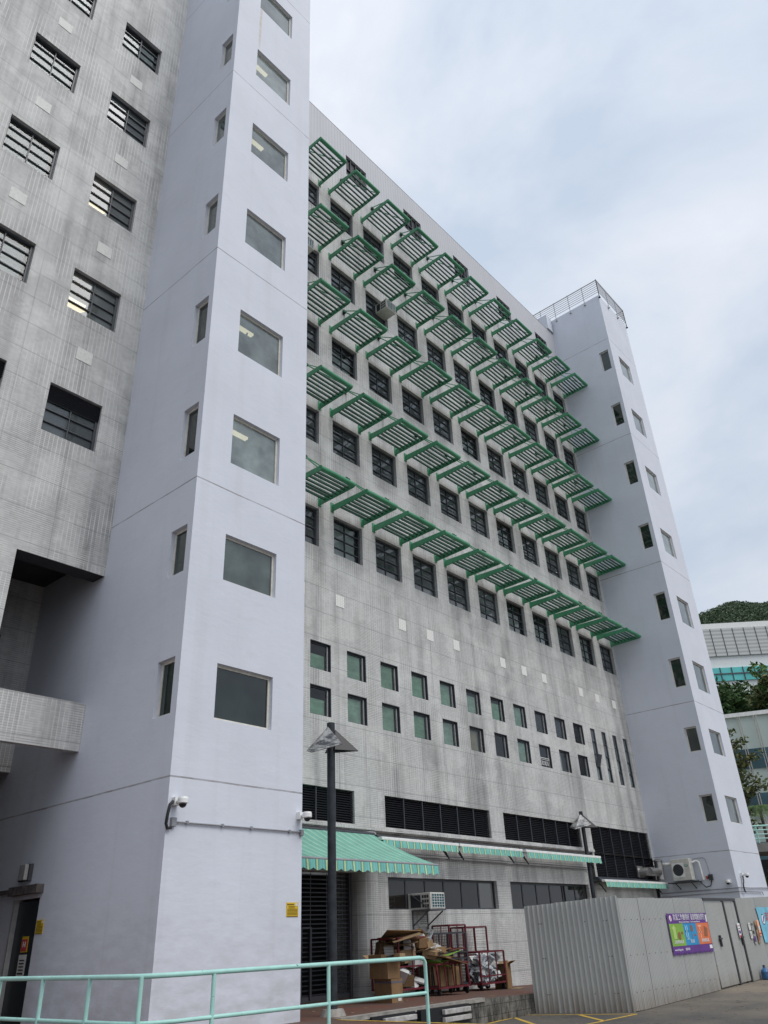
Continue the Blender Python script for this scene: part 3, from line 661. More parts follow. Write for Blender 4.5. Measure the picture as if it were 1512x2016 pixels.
# paper scraps and tape left on the inside of the near tower glass
for fx_, i, pts in ((9.41, 2, ((.25,.55),(.42,.45),(.95,.7))), (9.41, 3, ((.3,.8),(.35,.55))), (9.41, 4, ((.3,.75),(.25,.5),(.62,.75),(.62,.5),(1.05,.3)))):
    for u_, v_ in pts:
        a, b = wz[i]; m = MB(); x = fx_+u_; z = a+v_; m.prism([(x, TY+.118, z), (x+.06, TY+.118, z+.02), (x+.09, TY+.118, z+.14), (x+.03, TY+.118, z+.11)], (0, -.002, 0)); m.build('paper_scrap', M['paper'], T1)
# rust run below the highest near window
# roof railing of the far tower
zr = 34.86
rb = empty('railing', (38.6, 15, zr)); rb.parent = T2; rb.location = Vector((38.6, 15, zr))-wloc(T2)
def rail_run(a, b, n):
    a = Vector(a); b = Vector(b)
    for k in range(n+1):
        p = a.lerp(b, k/n); q = MB(); q.bar(p+Vector((0, 0, -.25)), p+Vector((0, 0, 1.28)), .035); q.box(p.x-.06, p.x+.06, p.y-.06, p.y+.06, p.z-.27, p.z-.24); q.build('post', M['alu'], rb)
    for k in range(7): z = Vector((0, 0, .22+.165*k)); q = MB(); q.tube(a+z, b+z, .018 if k < 6 else .035, n=6); q.build('rail', M['alu'], rb)
rail_run((36.70, 12.5, zr), (36.70, 17.6, zr), 5); rail_run((36.70, 12.5, zr), (40.5, 12.5, zr), 3); rail_run((40.5, 12.5, zr), (40.5, 17.6, zr), 5)
m = MB(); m.box(36.0, 36.6, 15.9, 17.4, 33.8, 34.9); m.build('duct_box', M['paint'], mb_)
# door in the near tower
dr = MB(); dr.box(8.60, 8.64, 16.72, 17.70, -1.24, 1.02); D = dr.build('door', simple('dark_door', (.014,.022,.028), .3), T1)
m = MB(); m.box(8.50, 8.66, 17.70, 17.76, -1.24, 1.06); m.box(8.54, 8.66, 16.66, 16.70, -1.24, 1.06); m.build('door_frame', M['alu'], T1)
m = MB(); m.box(8.36, 8.515, 16.60, 17.80, 1.14, 1.30); m.box(8.42, 8.515, 17.8, 18.4, 1.20, 1.27); m.build('door_hood', simple('weathered_hood', (.10,.085,.08), .8, var=.4, sc=9), T1)
lf = empty('wall_lamp', (8.48, 17.3, 1.4), 'small boxy bulkhead lamp on the shaded tower wall above the door', 'lamp')
m = MB(); m.box(8.44, 8.515, 17.17, 17.62, 1.40, 1.72); m.build('housing', M['dark_gap'], lf); m = MB(); m.box(8.36, 8.439, 17.22, 17.45, 1.41, 1.71); m.build('diffuser', M['alu'], lf, bevel=.01)

# ---------------------------------------------------------------- signs
def text(name, body, loc, ux, size, mat, parent, width=None, uz=(0, 0, 1), ext=.0015):
    c = bpy.data.curves.new(name, 'FONT'); c.body = body; c.size = size; c.extrude = ext; c.align_x = 'CENTER'; c.align_y = 'CENTER'; c.resolution_u = 2
    c.materials.append(mat); o = bpy.data.objects.new(name, c); COL.objects.link(o)
    X = Vector(ux).normalized(); Z_ = Vector(uz).normalized(); Nn = X.cross(Z_)
    mtx = Matrix((X, Z_, Nn)).transposed().to_4x4()
    if width:
        bpy.context.view_layer.update(); w0 = o.dimensions.x
        if w0 > 1e-6: mtx = mtx @ Matrix.Diagonal((width/w0, 1, 1, 1))
    bpy.context.view_layer.update(); me = bpy.data.meshes.new_from_object(o.evaluated_get(bpy.context.evaluated_depsgraph_get())); bpy.data.objects.remove(o)
    if not me.materials: me.materials.append(mat)
    o = bpy.data.objects.new(name, me); COL.objects.link(o)
    o.parent = parent; mtx.translation = Vector(loc)-wloc(parent); o.matrix_local = mtx; WL[o.name] = Vector(loc)
    return o
def yellow_sign(o3, ux, nrm, w_, h, label):
    o3 = Vector(o3); ux = Vector(ux); nrm = Vector(nrm); z = Vector((0,0,1))
    t = empty('notice', o3, label, 'notice', 'yellow notices on the near tower')
    def pl(u, v, hu, hv, d, mat, name):
        m = MB(); m.obox(o3+ux*u+z*v+nrm*d, ux, z, nrm, hu, hv, .003); m.build(name, mat, t)
    pl(0, h/2, w_/2, h/2, .004, M['yellow'], 'board'); pl(-.05, h*.86, w_*.28, h*.035, .009, M['ink_y'], 'heading')
    pl(w_*.33, h*.84, w_*.10, h*.09, .009, M['paper'], 'emblem')
    for k in range(7):
        pl(-.02 if k < 2 else 0, h*(.72-.095*k), w_*(.26 if k < 2 else .43), h*.016, .009, M['ink_y'], 'text_line')
    pl(0, h*.03, w_*.46, h*.02, .009, M['ink_y'], 'text_line')
    return t
yellow_sign((11.58, TY, .49), (1,0,0), (0,-1,0), .31, .25, 'yellow notice at the right edge of the sunlit tower face')
yellow_sign((8.52, 16.53, .40), (0,-1,0), (-1,0,0), .29, .25, 'yellow notice on the shaded wall beside the dark door')
t = empty('notice', (8.595, 17.18, .3), 'red and yellow warning sticker on the dark door', 'notice')
m = MB(); m.box(8.590, 8.598, 17.05, 17.31, .10, .38); m.build('board', M['yellow'], t); m = MB(); m.box(8.584, 8.589, 17.07, 17.29, .12, .33); m.build('panel', M['red_ink'], t)
m = MB(); m.box(8.580, 8.583, 17.12, 17.15, .19, .29); m.box(8.580, 8.583, 17.2, 17.23, .19, .29); m.box(8.58, 8.583, 17.15, 17.2, .22, .245); m.build('symbol', M['paper'], t)
t = empty('notice', (8.595, 17.18, -.3), 'white printed notice below the red sticker on the dark door', 'notice')
m = MB(); m.box(8.590, 8.598, 17.03, 17.33, -.33, .06); m.build('board', M['paper'], t)
m = MB()
for k in range(4): m.box(8.585, 8.589, 17.08, 17.28, -.05-.055*k, -.028-.055*k)
m.box(8.585, 8.589, 17.07, 17.29, -.28, -.25); m.build('text_line', M['ink'], t)

# ---------------------------------------------------------------- CCTV, conduits
def cctv(x, y, z, nrm, label, side=(1,0,0)):
    t = empty('security_camera', (x, y, z), label, 'camera', 'white security cameras')
    p = Vector((x, y, z)); n = Vector(nrm); s_ = Vector(side)
    m = MB(); m.obox(p+n*.05, n, s_, (0,0,1), .05, .06, .07); m.tube(p+n*.08, p+n*.26+Vector((0,0,-.02)), .035, n=8); m.build('mount', M['cctv'], t, smooth=True)
    m = MB(); c = p+n*.26; prof = [(.085, .05), (.095, .02), (.095, -.05), (.075, -.065)]
    for (r0, z0), (r1, z1) in zip(prof, prof[1:]): m.tube(c+Vector((0,0,z0)), c+Vector((0,0,z1)), r0, r1, n=14)
    m.build('housing', M['cctv'], t, smooth=True)
    m = MB()
    for k in range(4): r0, r1 = .07*math.cos(k*math.pi/8), .07*math.cos((k+1)*math.pi/8); z0, z1 = -.065-.07*math.sin(k*math.pi/8), -.065-.07*math.sin((k+1)*math.pi/8); m.tube(c+Vector((0,0,z0)), c+Vector((0,0,z1)), r0, max(r1, .002), n=12)
    m.build('dome', M['black_plastic'], t, smooth=True); return t
cctv(8.66, TY, 2.36, (0,-1,0), 'white dome camera at the left corner of the near tower')
cctv(11.72, TY, 2.34, (0,-1,0), 'white dome camera beside the black louvres at the near tower edge')
cctv(37.35, TY, 1.86, (0,-1,0), 'white dome camera on the front face of the far tower')
cctv(36.72, 12.85, 1.62, (-1,0,0), 'white dome camera on the side face of the far tower', (0,1,0))
m = MB(); m.poly([(8.60, TY-.05, 2.36), (8.53, TY-.06, 2.30), (8.50, TY-.06, 2.15), (8.49, TY-.05, 1.98), (8.52, TY-.05, 1.90), (8.60, TY-.05, 1.92)], .028)
m.build('cable', M['black_plastic'], label='thick black cable looping under the corner camera of the near tower', cat='cable', smooth=True)
cd = empty('conduit', (10.2, TY, 2.0), 'thin grey conduit with a junction box across the near tower', 'conduit')
m = MB(); m.tube((8.66, TY-.03, 2.02), (11.78, TY-.03, 2.03), .016, n=8); m.build('pipe', M['conduit'], cd, smooth=True)
m = MB(); m.box(8.60, 8.70, TY-.07, TY-.002, 1.94, 2.09); m.build('junction_box', M['conduit'], cd, bevel=.006); m = MB(); m.box(11.74, 11.82, TY-.06, TY-.002, 1.96, 2.08); m.build('junction_box', M['conduit'], cd, bevel=.006)
for x in (8.95, 9.75, 10.45, 11.45): m = MB(); m.box(x-.02, x+.02, TY-.052, TY-.002, 2.0, 2.055); m.build('clip', M['conduit'], cd)
m = MB()
for q in (0, .07): m.poly([(18.3, 16.10, 2.28-q), (30.62-q, 16.10, 2.23-q), (30.72-q, 16.10, 2.15-q), (30.76-q, 16.10, .9+q)], .018)
m.build('conduit', M['conduit'], label='pair of grey conduits running under the rolled awnings', cat='conduit', smooth=True)
m = MB(); m.poly([(36.66, 15.9, 1.34), (36.66, 12.5, 1.36), (38.0, 12.5, 1.36), (40.5, 12.5, 1.40)], .02); m.poly([(36.66, 15.9, 1.20), (36.66, 12.5, 1.22), (39.4, 12.5, 1.22), (39.5, 12.5, 1.1)], .018)
m.build('conduit', M['conduit'], label='two grey conduits wrapping around the far tower base', cat='conduit', smooth=True)
m = MB(); m.poly([(37.30, TY-.1, 1.80), (37.2, TY-.12, 1.6), (37.05, TY-.12, 1.45), (37.05, TY-.12, 1.25), (37.2, TY-.1, 1.2)], .03); m.build('cable', M['black_plastic'], label='black cable looping below the far tower camera', cat='cable', smooth=True)
# ---------------------------------------------------------------- lamp posts
def lamp_post(x, y, zb, zt, label, sc=1.):
    t = empty('street_lamp', (x, y, zb), label, 'street lamp', 'street lamps with triangular hoods')
    m = MB(); m.tube((x, y, zb+.1), (x, y, zt), .092*sc**4, n=14); m.build('pole', M['post'], t, smooth=True)
    m = MB(); m.tube((x, y, zb-.02), (x, y, zb+.12), .27, .20, n=16); m.build('footing', M['kerb_stone'], t)
    r = Vector((math.cos(yaw), -math.sin(yaw), 0)); f = Vector((math.sin(yaw), math.cos(yaw), 0)); c = Vector((x, y, zt)); U = Vector((0,0,1))
    def tri(ap, b1, b2, b3, mat, inner):
        m = MB(); m.add([ap, b1, b2, b3], [(0, 1, 2), (0, 2, 3), (0, 3, 1)]); h = m.build('hood', mat, t)
        s = h.modifiers.new('s', 'SOLIDIFY'); s.thickness = .018; s.offset = -1
        m = MB(); q = Vector((0, 0, .05)); cc = (b1+b2+b3)/3; m.quad(*[cc+(b-cc)*.86+q for b in (b1, b2, b3)]); m.build('diffuser', inner, h)
    A = lambda a, b, z: c+r*a*sc+f*b*sc+U*z*sc
    tri(A(-.06,-.10,-.10), A(-.56,-.02,-.60), A(-.42,-.42,-.72), A(.28,-.36,-.56), M['hood'], M['diff'])
    tri(A(.10,.04,-.14), A(.10,-.12,-.62), A(.62,.05,-.64), A(-.18,.42,-.58), M['black_plastic'], M['diff'])  # hood turned away: its dark side is painted as a black colour
def mat_hood():
    g = NG('worn_silver_hood'); n = g.noise(1., 5, .65, g.pos(), (4, 4, 9)); c = g.mix(g.rng(n, .42, .6), C4(.40,.40,.39), C4(.07,.07,.08)); return g.fin(c, .4, .3, .5)
M['hood'] = mat_hood(); M['diff'] = simple('lamp_diffuser', (.35,.42,.40), .3)
lamp_post(12.84, 12.71, -1.24, 4.46, 'tall black street lamp with twin triangular hoods in front of the open awning')
lamp_post(29.88, 16.0-.35, -1.72, 4.20, 'street lamp with a silver triangular hood behind the metal hoarding', .95)

# ---------------------------------------------------------------- awnings
def valance(mb, x0, x1, y, zt, drop, scal=.30, amp=.05):
    n = max(2, int((x1-x0)/.025)); tp = []; bt = []
    for i in range(n+1):
        x = x0+(x1-x0)*i/n; ph = (x/scal) % 1; yy = y+.012*math.sin(x*9.0)
        tp.append((x, y, zt)); bt.append((x, yy-.02, zt-drop-amp*abs(math.sin(math.pi*ph))+amp*.5))
    mb.add(tp+bt, [(i, n+1+i, n+2+i, i+1) for i in range(n)])
aw = empty('awning', (15, 14.8, 1.5), 'large open green striped awning over the goods entrance', 'awning')
m = MB(); n = 30; x0, x1 = 12.05, 17.79
for i in range(n):
    a, b = i/n, (i+1)/n; f_ = lambda s_: (15.93+(13.72-15.93)*s_, 2.70+(1.72-2.70)*s_ - .07*math.sin(math.pi*s_))
    (ya, za), (yb_, zb_) = f_(a), f_(b); m.quad((x0, ya, za), (x1, ya, za), (x1, yb_, zb_), (x0, yb_, zb_))
m.build('canvas', M['awning'], aw, smooth=True)
m = MB(); m.tube((x0, 13.70, 1.70), (x1+.02, 13.70, 1.70), .035, n=10); m.build('front_bar', M['conduit'], aw, smooth=True)
m = MB(); valance(m, x0, x1, 13.665, 1.68, .20); m.build('valance', M['awning_v'], aw)
m = MB(); m.tube((x0, 15.92, 2.68), (x1, 15.92, 2.68), .06, n=10); m.build('roller', M['frame'], aw)
for x in (12.9, 17.2):
    m = MB(); m.poly([(x, 15.95, 2.35), (x+.3, 14.8, 1.95), (x, 13.74, 1.68)], .025, 6); m.build('arm', M['frame'], aw)
def rolled(x0, x1, zt, label, y=15.50):
    t = empty('awning', ((x0+x1)/2, 15.6, zt-.25), label, 'awning', 'rolled up striped awnings along the facade')
    m = MB(); m.box(x0, x1, y-.05, y+.10, zt-.085, zt); m.build('front_bar', M['white_metal'], t, bevel=.015)
    m = MB(); valance(m, x0+.05, x1-.04, y-.045, zt-.08, .18, .30, .02); m.build('valance', M['awning_v'], t)
    m = MB(); m.tube((x0+.1, 15.78, zt+.02), (x1-.1, 15.78, zt+.02), .07, n=10); m.build('roller', M['frame'], t)
    for x in (x0+.35, x1-.35):
        m = MB(); m.bar((x, y+.1, zt-.05), (x, 16.1 if zt > 2 else 16.12, zt-.05), .04); m.poly([(x, 15.9, zt-.1), (x+.05, 15.7, zt-.38), (x+.18, 15.75, zt-.42), (x+.25, 15.95, zt-.15)], .022, 6); m.build('arm', M['black_plastic'], t)
rolled(17.62, 21.24, 2.58, 'rolled up striped awning directly beside the large open one')
rolled(21.30, 24.92, 2.58, 'middle rolled up striped awning, left of the far lamp')
rolled(25.14, 30.60, 2.58, 'long rolled up striped awning crossed by the far lamp post')
rolled(30.62, 36.50, 1.76, 'low rolled up striped awning below the tall black louvres')

# ---------------------------------------------------------------- air conditioners and ducts
def window_ac(x0, x1, yf, z0, z1, yb, label, grid=True, br=False):
    t = empty('air_conditioner', ((x0+x1)/2, (yf+yb)/2, z0), label, 'air conditioner')
    m = MB(); m.box(x0, x1, yf, yb, z0, z1); m.build('casing', M['ac'], t, bevel=.012)
    w_, h = x1-x0, z1-z0
    m = MB(); m.box(x0+.08*w_, x1-.06*w_, yf-.006, yf-.001, z0+.1*h, z1-.08*h); m.build('coil', simple('teal_coil', (.02,.09,.11), .4), t)
    m = MB()
    for k in range(6): xx = x0+w_*(.08+.172*k); m.box(xx-.006, xx+.006, yf-.016, yf-.008, z0+.08*h, z1-.06*h)
    for k in range(6): zz = z0+h*(.1+.164*k); m.box(x0+.07*w_, x1-.05*w_, yf-.024, yf-.017, zz-.005, zz+.005)
    m.build('grille', M['white_metal'], t)
    m = MB()
    for k in range(3):
        for j in range(3): yy = yf+(yb-yf)*(.12+.12*j*.6); m.box(x0-.006, x0-.001, yf+.06+.09*j, yf+.13+.09*j, z0+h*(.12+.28*k), z0+h*(.30+.28*k))
    m.box(x0-.006, x0-.001, yf+.36, yb-.1, z0+.12*h, z1-.12*h); m.build('side_grille', M['ac_dark'], t)
    if br:
        m = MB(); m.box(x0-.03, x1+.03, yf, yb, z0-.035, z0-.003)
        for x in (x0, x1): m.bar((x, yf+.1, z0-.05), (x, 16.14, z0-.42), .03); m.bar((x, 16.12, z0-.5), (x, 16.12, z0-.02), .03)
        m.bar((x0-.02, yf+.06, z0+.02), (x0-.02, yb-.12, z1-.02), .025); m.build('bracket', M['reveal'], t)
    return t
window_ac(19.61, 20.29, 15.44, .76, 1.19, 16.28, 'window air conditioner on brackets above the wire cages', br=True)
window_ac(19.22, 19.84, 15.50, 23.68, 24.17, 16.15, 'window air conditioner hanging under a sunshade of the fourth row up', )
window_ac(14.08, 14.74, 15.30, 23.36, 23.84, 16.15, 'window air conditioner half hidden behind the near tower edge')
ou = empty('air_conditioner', (36.4, 14.65, 1.73), 'beige outdoor condenser unit mounted on the far tower side', 'air conditioner')
m = MB(); m.box(36.22, 36.60, 14.22, 15.06, 1.76, 2.62); m.build('casing', M['ac'], ou, bevel=.02)
m = MB(); m.box(36.205, 36.219, 14.50, 15.00, 1.90, 2.46); m.build('fan_panel', M['white_metal'], ou)
m = MB(); m.tube((36.200, 14.75, 2.18), (36.204, 14.75, 2.18), .235, n=24); m.build('fan_opening', M['ac_dark'], ou)
m = MB()
for k in range(1, 5):
    rr_ = .235*k/4.5; m.poly([(36.195, 14.75+rr_*math.cos(q), 2.18+rr_*math.sin(q)) for q in [2*math.pi*j/20 for j in range(21)]], .004, 4)
m.build('fan_guard', M['reveal'], ou)
m = MB(); m.box(36.212, 36.219, 14.30, 14.44, 2.30, 2.37); m.build('badge', M['green_ink'], ou)
m = MB(); m.box(36.206, 36.211, 14.32, 14.42, 2.325, 2.345); m.build('badge_mark', M['white_ink'], ou)
m = MB(); m.box(36.15, 36.71, 14.0, 15.3, 1.68, 1.72); m.bar((36.2, 14.3, 1.70), (36.7, 14.3, 1.45), .03); m.bar((36.2, 15.0, 1.70), (36.7, 15.0, 1.45), .03); m.build('bracket', M['dark_gap'], ou)
m = MB(); m.poly([(36.4, 15.06, 2.45), (36.4, 15.5, 2.46), (36.45, 15.9, 2.46)], .07); m.build('pipe', M['white_metal'], ou, smooth=True)
m = MB(); m.poly([(36.55, 14.22, 2.45), (36.6, 14.05, 2.50), (36.62, 13.95, 2.45), (36.62, 13.9, 1.75)], .045); m.build('pipe', M['white_metal'], ou, smooth=True)
m = MB(); m.poly([(36.67, 14.2, 2.60), (36.68, 13.75, 2.62), (36.68, 13.65, 2.55), (36.68, 13.60, 1.95)], .014); m.build('pipe', M['conduit'], ou, smooth=True)
m = MB(); m.box(36.60, 36.71, 13.50, 13.66, 1.72, 1.94); m.build('switch_box', M['dark_gap'], ou); m = MB(); m.box(36.62, 36.71, 13.70, 13.78, 1.78, 1.88); m.build('isolator', simple('red_isolator', (.4,.08,.04), .5), ou)
m = MB(); m.poly([(36.64, 13.56, 1.72), (36.62, 13.65, 1.50), (36.62, 13.85, 1.46), (36.60, 14.0, 1.62), (36.5, 14.1, 1.75)], .02); m.build('cable', M['black_plastic'], ou, smooth=True)
du = empty('exhaust_duct', (35.9, 15.6, 1.86), 'galvanised exhaust duct rising from the tall black louvres', 'duct')
m = MB(); m.tube((36.12, 15.55, 1.86), (36.12, 15.55, 2.62), .18, n=18); m.build('riser', M['steel'], du, smooth=True)
m = MB(); m.tube((36.12, 15.55, 2.60), (36.12, 15.55, 2.70), .26, .10, n=18); m.build('cowl', M['steel'], du, smooth=True)
m = MB(); m.tube((35.05, 15.58, 2.16), (35.96, 15.55, 2.16), .17, n=18); m.tube((35.05, 15.58, 2.16), (34.98, 15.99, 2.16), .17, n=16); m.box(34.75, 35.3, 15.93, 15.99, 1.95, 2.40); m.build('branch', M['steel'], du, smooth=True)
m = MB(); m.box(19.86, 20.33, 16.13, 16.148, .33, .62); nb = m.build('notice', M['ac'], label='faded notice board under the bracketed air conditioner', cat='notice')
m = MB()
for k in range(4): m.box(19.93, 20.26, 16.122, 16.128, .40+.05*k, .415+.05*k)
m.build('text_line', M['reveal'], nb)

# ---------------------------------------------------------------- teal railing in front
rl = empty('railing', (8, 8.4, -1.24), 'teal tubular handrail with a mid rail in the foreground', 'railing')
zt = -.235; zm = -.685; c1 = (5.78, 8.60); c0 = (5.75, 13.2); c2 = (10.42, 8.38)
m = MB(); m.poly([(c0[0], c0[1], zt), (5.76, 9.2, zt), (5.80, 8.85, zt), (5.92, 8.68, zt), (6.2, 8.58, zt), (10.30, 8.385, zt), (10.38, 8.38, zt-.012), (10.42, 8.38, zt-.06), (10.425, 8.38, -1.24)], .027, 12)
m.build('handrail', M['teal'], rl, smooth=True)
m = MB(); m.poly([(c0[0], c0[1], zm), (5.76, 9.2, zm), (5.80, 8.85, zm), (5.92, 8.68, zm), (6.2, 8.58, zm), (10.42, 8.38, zm)], .023, 12); m.build('mid_rail', M['teal'], rl, smooth=True)
for x, y in ((5.82, 8.78), (6.66, 8.56), (8.48, 8.47), (5.755, 9.75), (5.75, 10.85), (5.75, 12.0)):
    m = MB(); m.tube((x, y, -1.24), (x, y, zt), .025, n=12); m.build('post', M['teal'], rl, smooth=True)

# ---------------------------------------------------------------- hoarding
HP = [(19.62, 12.34), (20.36, 10.03), (26.04, 10.03), (28.62, 10.03), (46, 10.03)]; HT = .745
hb = empty('hoarding', (24, 10.5, -1.72), 'tall grey corrugated metal hoarding along the road', 'hoarding')
def corr(mb, a, b, zb, ztf, pitch=.155, dep=.035):
    a = Vector((*a, 0)); b = Vector((*b, 0)); d = b-a; L = d.length; d.normalize(); nrm = Vector((d.y, -d.x, 0))
    prof = []; s_ = 0.
    while s_ < L:
        for u_, h_ in ((0, 0), (.60, 0), (.70, 1), (.90, 1)):
            q = s_+u_*pitch
            if q < L: prof.append((q, h_*dep))
        s_ += pitch
    prof.append((L, 0)); vs = []
    for q, h_ in prof:
        p = a+d*q+nrm*h_; zt_ = ztf(q); vs += [(p.x, p.y, zb(p.x)), (p.x, p.y, zt_)]
    mb.add(vs, [(2*i, 2*i+2, 2*i+3, 2*i+1) for i in range(len(prof)-1)])
m = MB(); corr(m, HP[0], HP[1], lambda x: gz(x)+.0, lambda q: .655+.09*q/2.42+.012*math.floor(q/.78), .127, .032); o = m.build('side_panel', M['hoard'], hb); s = o.modifiers.new('s', 'SOLIDIFY'); s.thickness = .004
m = MB(); corr(m, HP[1], (25.95, 10.03), lambda x: gz(x)+.015, lambda q: .72+.004*q+.012*(int(q/1.15) % 2), .09, .012); o = m.build('front_panel', M['hoard'], hb); s = o.modifiers.new('s', 'SOLIDIFY'); s.thickness = .004
for x0, x1, nm in ((26.06, 27.50, 'door'), (27.62, 28.56, 'door')):
    m = MB(); corr(m, (x0, 10.035), (x1, 10.035), lambda x: gz(x)+.05, lambda q: .66, .09, .010); dd = m.build(nm, M['hoard'], hb); s = dd.modifiers.new('s', 'SOLIDIFY'); s.thickness = .004
    m = MB(); hx = x0+.55 if x0 < 27 else x1-.1; m.box(hx, hx+.05, 9.96, 10.02, -.55, -.25); m.box(hx-.1, hx+.12, 9.95, 9.99, -.36, -.32); m.build('latch', M['dark_gap'], dd)
m = MB(); m.box(25.97, 28.66, 10.0, 10.07, .68, .76); m.box(27.51, 27.61, 10.0, 10.07, gz(27.5), .68); m.box(28.57, 28.66, 10.0, 10.07, gz(28.6), .68); m.build('door_frame', M['dark_gap'], hb)
m = MB(); corr(m, (28.67, 10.03), HP[4], lambda x: gz(x)+.02, lambda q: .76+.022*q, .09, .012); o = m.build('front_panel', M['hoard'], hb); s = o.modifiers.new('s', 'SOLIDIFY'); s.thickness = .004
m = MB(); m.box(19.68, 19.74, 12.30, 12.38, gz(20), .66); m.box(20.40, 20.46, 10.08, 10.14, gz(20), .72)
for k in range(8): m.box(20.6+2.6*k, 20.66+2.6*k, 10.08, 10.14, gz(20.6), .6)
m.build('post', M['dark_gap'], hb)
# purple banner
yb_ = 9.985
bn = empty('banner', (24.5, 10.0, -.7), 'purple banner with green, blue and orange panels on the hoarding', 'banner')
def rect(x0, x1, z0, z1, mat, name, parent, y=yb_, th=.004):
    m = MB(); m.box(x0, x1, y-th, y, z0, z1); return m.build(name, mat, parent)
m = MB(); n = 24
for i in range(n):
    a, b = 23.07+2.84*i/n, 23.07+2.84*(i+1)/n
    m.box(a, b, yb_, yb_+.006, -.61, .35)
    m.box(a, a+(b-a)*.55, yb_, yb_+.006, -.655, -.61)
m.build('backing', M['purple'], bn)
for i, (mt, lt_) in enumerate((('lime', 'lime_l'), ('blue', 'blue_l'), ('orange', 'orange_l'))):
    a = 23.10+.928*i; rect(a, a+.925, -.44, .10, M[mt], 'picture_panel', bn, yb_-.002)
    # generic pictures: a big pale letter shape, a house or bin, small tools
    q = MB(); y = yb_-.009
    if i == 0: q.prism([(a+.12, y, -.02), (a+.27, y, .07), (a+.42, y, -.02), (a+.36, y, -.02), (a+.36, y, -.27), (a+.18, y, -.27), (a+.18, y, -.02)], (0, -.002, 0))
    elif i == 1: q.box(a+.10, a+.15, y-.002, y, -.28, .05); q.box(a+.22, a+.27, y-.002, y, -.28, .05); q.box(a+.10, a+.27, y-.002, y, -.12, -.07); q.box(a+.10, a+.3, y-.002, y, -.30, -.25)
    else: q.box(a+.10, a+.36, y-.002, y, .0, .05); q.box(a+.20, a+.25, y-.002, y, -.28, .0); q.box(a+.12, a+.33, y-.002, y, -.15, -.11)
    q.build('pictogram', M[lt_], bn)
    q = MB()
    if i == 0: q.tube((a+.56, y, -.20), (a+.56, y-.002, -.20), .10, n=14); q.box(a+.70, a+.82, y-.002, y, -.16, -.10)
    elif i == 1: q.tube((a+.56, y, -.03), (a+.56, y-.002, -.03), .09, n=14); q.box(a+.66, a+.80, y-.002, y, -.22, -.18); q.box(a+.5, a+.53, y-.002, y, -.3, -.16)
    else: q.prism([(a+.48, y, -.24), (a+.56, y, .02), (a+.78, y, -.04), (a+.70, y, -.26)], (0, -.002, 0))
    q.build('pictogram', M['brown_ink'], bn)
    text('caption', ['清除食物來源', '防鼠', '清除藏匿處'][i], (a+.46, yb_-.012, -.35), (1,0,0), .095, M['white_ink'], bn, [.62, .26, .56][i])
text('title', '防鼠工作做得好', (24.02, yb_-.008, .245), (1,0,0), .17, M['white_ink'], bn, 1.12)
text('title', '鼠患問題自然冇', (25.18, yb_-.008, .245), (1,0,0), .17, M['white_ink'], bn, 1.02)
text('subtitle', 'Eliminate Rodent Nuisance   Take Preventive Measures', (24.55, yb_-.008, .135), (1,0,0), .06, M['white_ink'], bn, 1.5)
text('footer', 'www.fehd.gov.hk', (23.45, yb_-.008, -.53), (1,0,0), .075, M['white_ink'], bn, .55); text('footer', '2868 0000', (24.05, yb_-.008, -.53), (1,0,0), .085, M['white_ink'], bn, .30)
rect(25.66, 25.86, -.56, -.47, M['white_ink'], 'emblem', bn, yb_-.004); rect(25.76, 25.88, .12, .31, M['paper'], 'emblem', bn, yb_-.004)
m = MB(); m.tube((23.26, yb_-.004, .23), (23.26, yb_-.007, .23), .075, n=16); m.build('emblem', M['white_ink'], bn)
m = MB(); m.bar((23.21, yb_-.010, .18), (23.31, yb_-.010, .28), .02, .003); m.build('emblem', M['red_ink'], bn)
# sky blue banner at the right edge
b2 = empty('banner', (31.5, 10.0, -.55), 'sky blue banner with red lettering at the right edge of the hoarding', 'banner')
m = MB(); m.prism([(30.42, yb_, .50), (30.55, yb_, -.56), (34.4, yb_, -.56), (34.4, yb_, .50)], (0, .006, 0)); m.build('cloth', M['sky_banner'], b2)
m = MB(); m.tube((30.86, yb_-.001, .13), (30.86, yb_-.004, .13), .16, n=20); e_ = m.build('emblem_ring', M['ink'], b2); m = MB(); m.tube((30.86, yb_-.005, .13), (30.86, yb_-.008, .13), .135, n=20); m.build('emblem', M['white_ink'], b2)
m = MB(); m.bar((30.80, yb_-.011, .06), (30.90, yb_-.011, .22), .05, .003); m.build('emblem_mark', M['purple'], b2)
text('title', '清潔環境人人做', (32.2, yb_-.006, .18), (1,0,0), .30, M['red_ink'], b2, 2.2); text('subtitle', 'Keep our environment clean', (32.1, yb_-.006, -.06), (1,0,0), .10, M['blue'], b2, 1.7)
def poster(x0, x1, z0, z1, col, label, bits):
    t = empty('poster', ((x0+x1)/2, 10, z0), label, 'poster', 'small papers taped to the hoarding'); rect(x0, x1, z0, z1, col, 'sheet', t)
    for a, b, c_, d, mt in bits: rect(x0+(x1-x0)*a, x0+(x1-x0)*b, z0+(z1-z0)*c_, z0+(z1-z0)*d, mt, 'print', t, yb_-.006)
poster(28.28, 28.50, -.36, .05, M['white_ink'], 'narrow white and red poster on the hoarding door', [(.1,.9,.8,.84,M['red_ink']), (.15,.8,.3,.5,M['purple']), (.1,.9,.02,.18,M['red_ink']), (.2,.6,.6,.66,M['ink'])])
poster(29.28, 29.48, -.16, .05, M['paper'], 'upper blank grey sheet right of the hoarding door', [(.2,.8,.7,.73,M['reveal'])])
poster(29.28, 29.48, -.40, -.19, M['paper'], 'lower blank grey sheet right of the hoarding door', [(.2,.3,.3,.7,M['reveal'])])
poster(29.54, 29.72, -.56, .06, M['alu'], 'tall grey photo poster between blank sheets and brown poster', [(.1,.9,.85,.95,M['reveal']), (.2,.8,.45,.6,M['ink']), (.1,.9,.1,.35,M['purple'])])
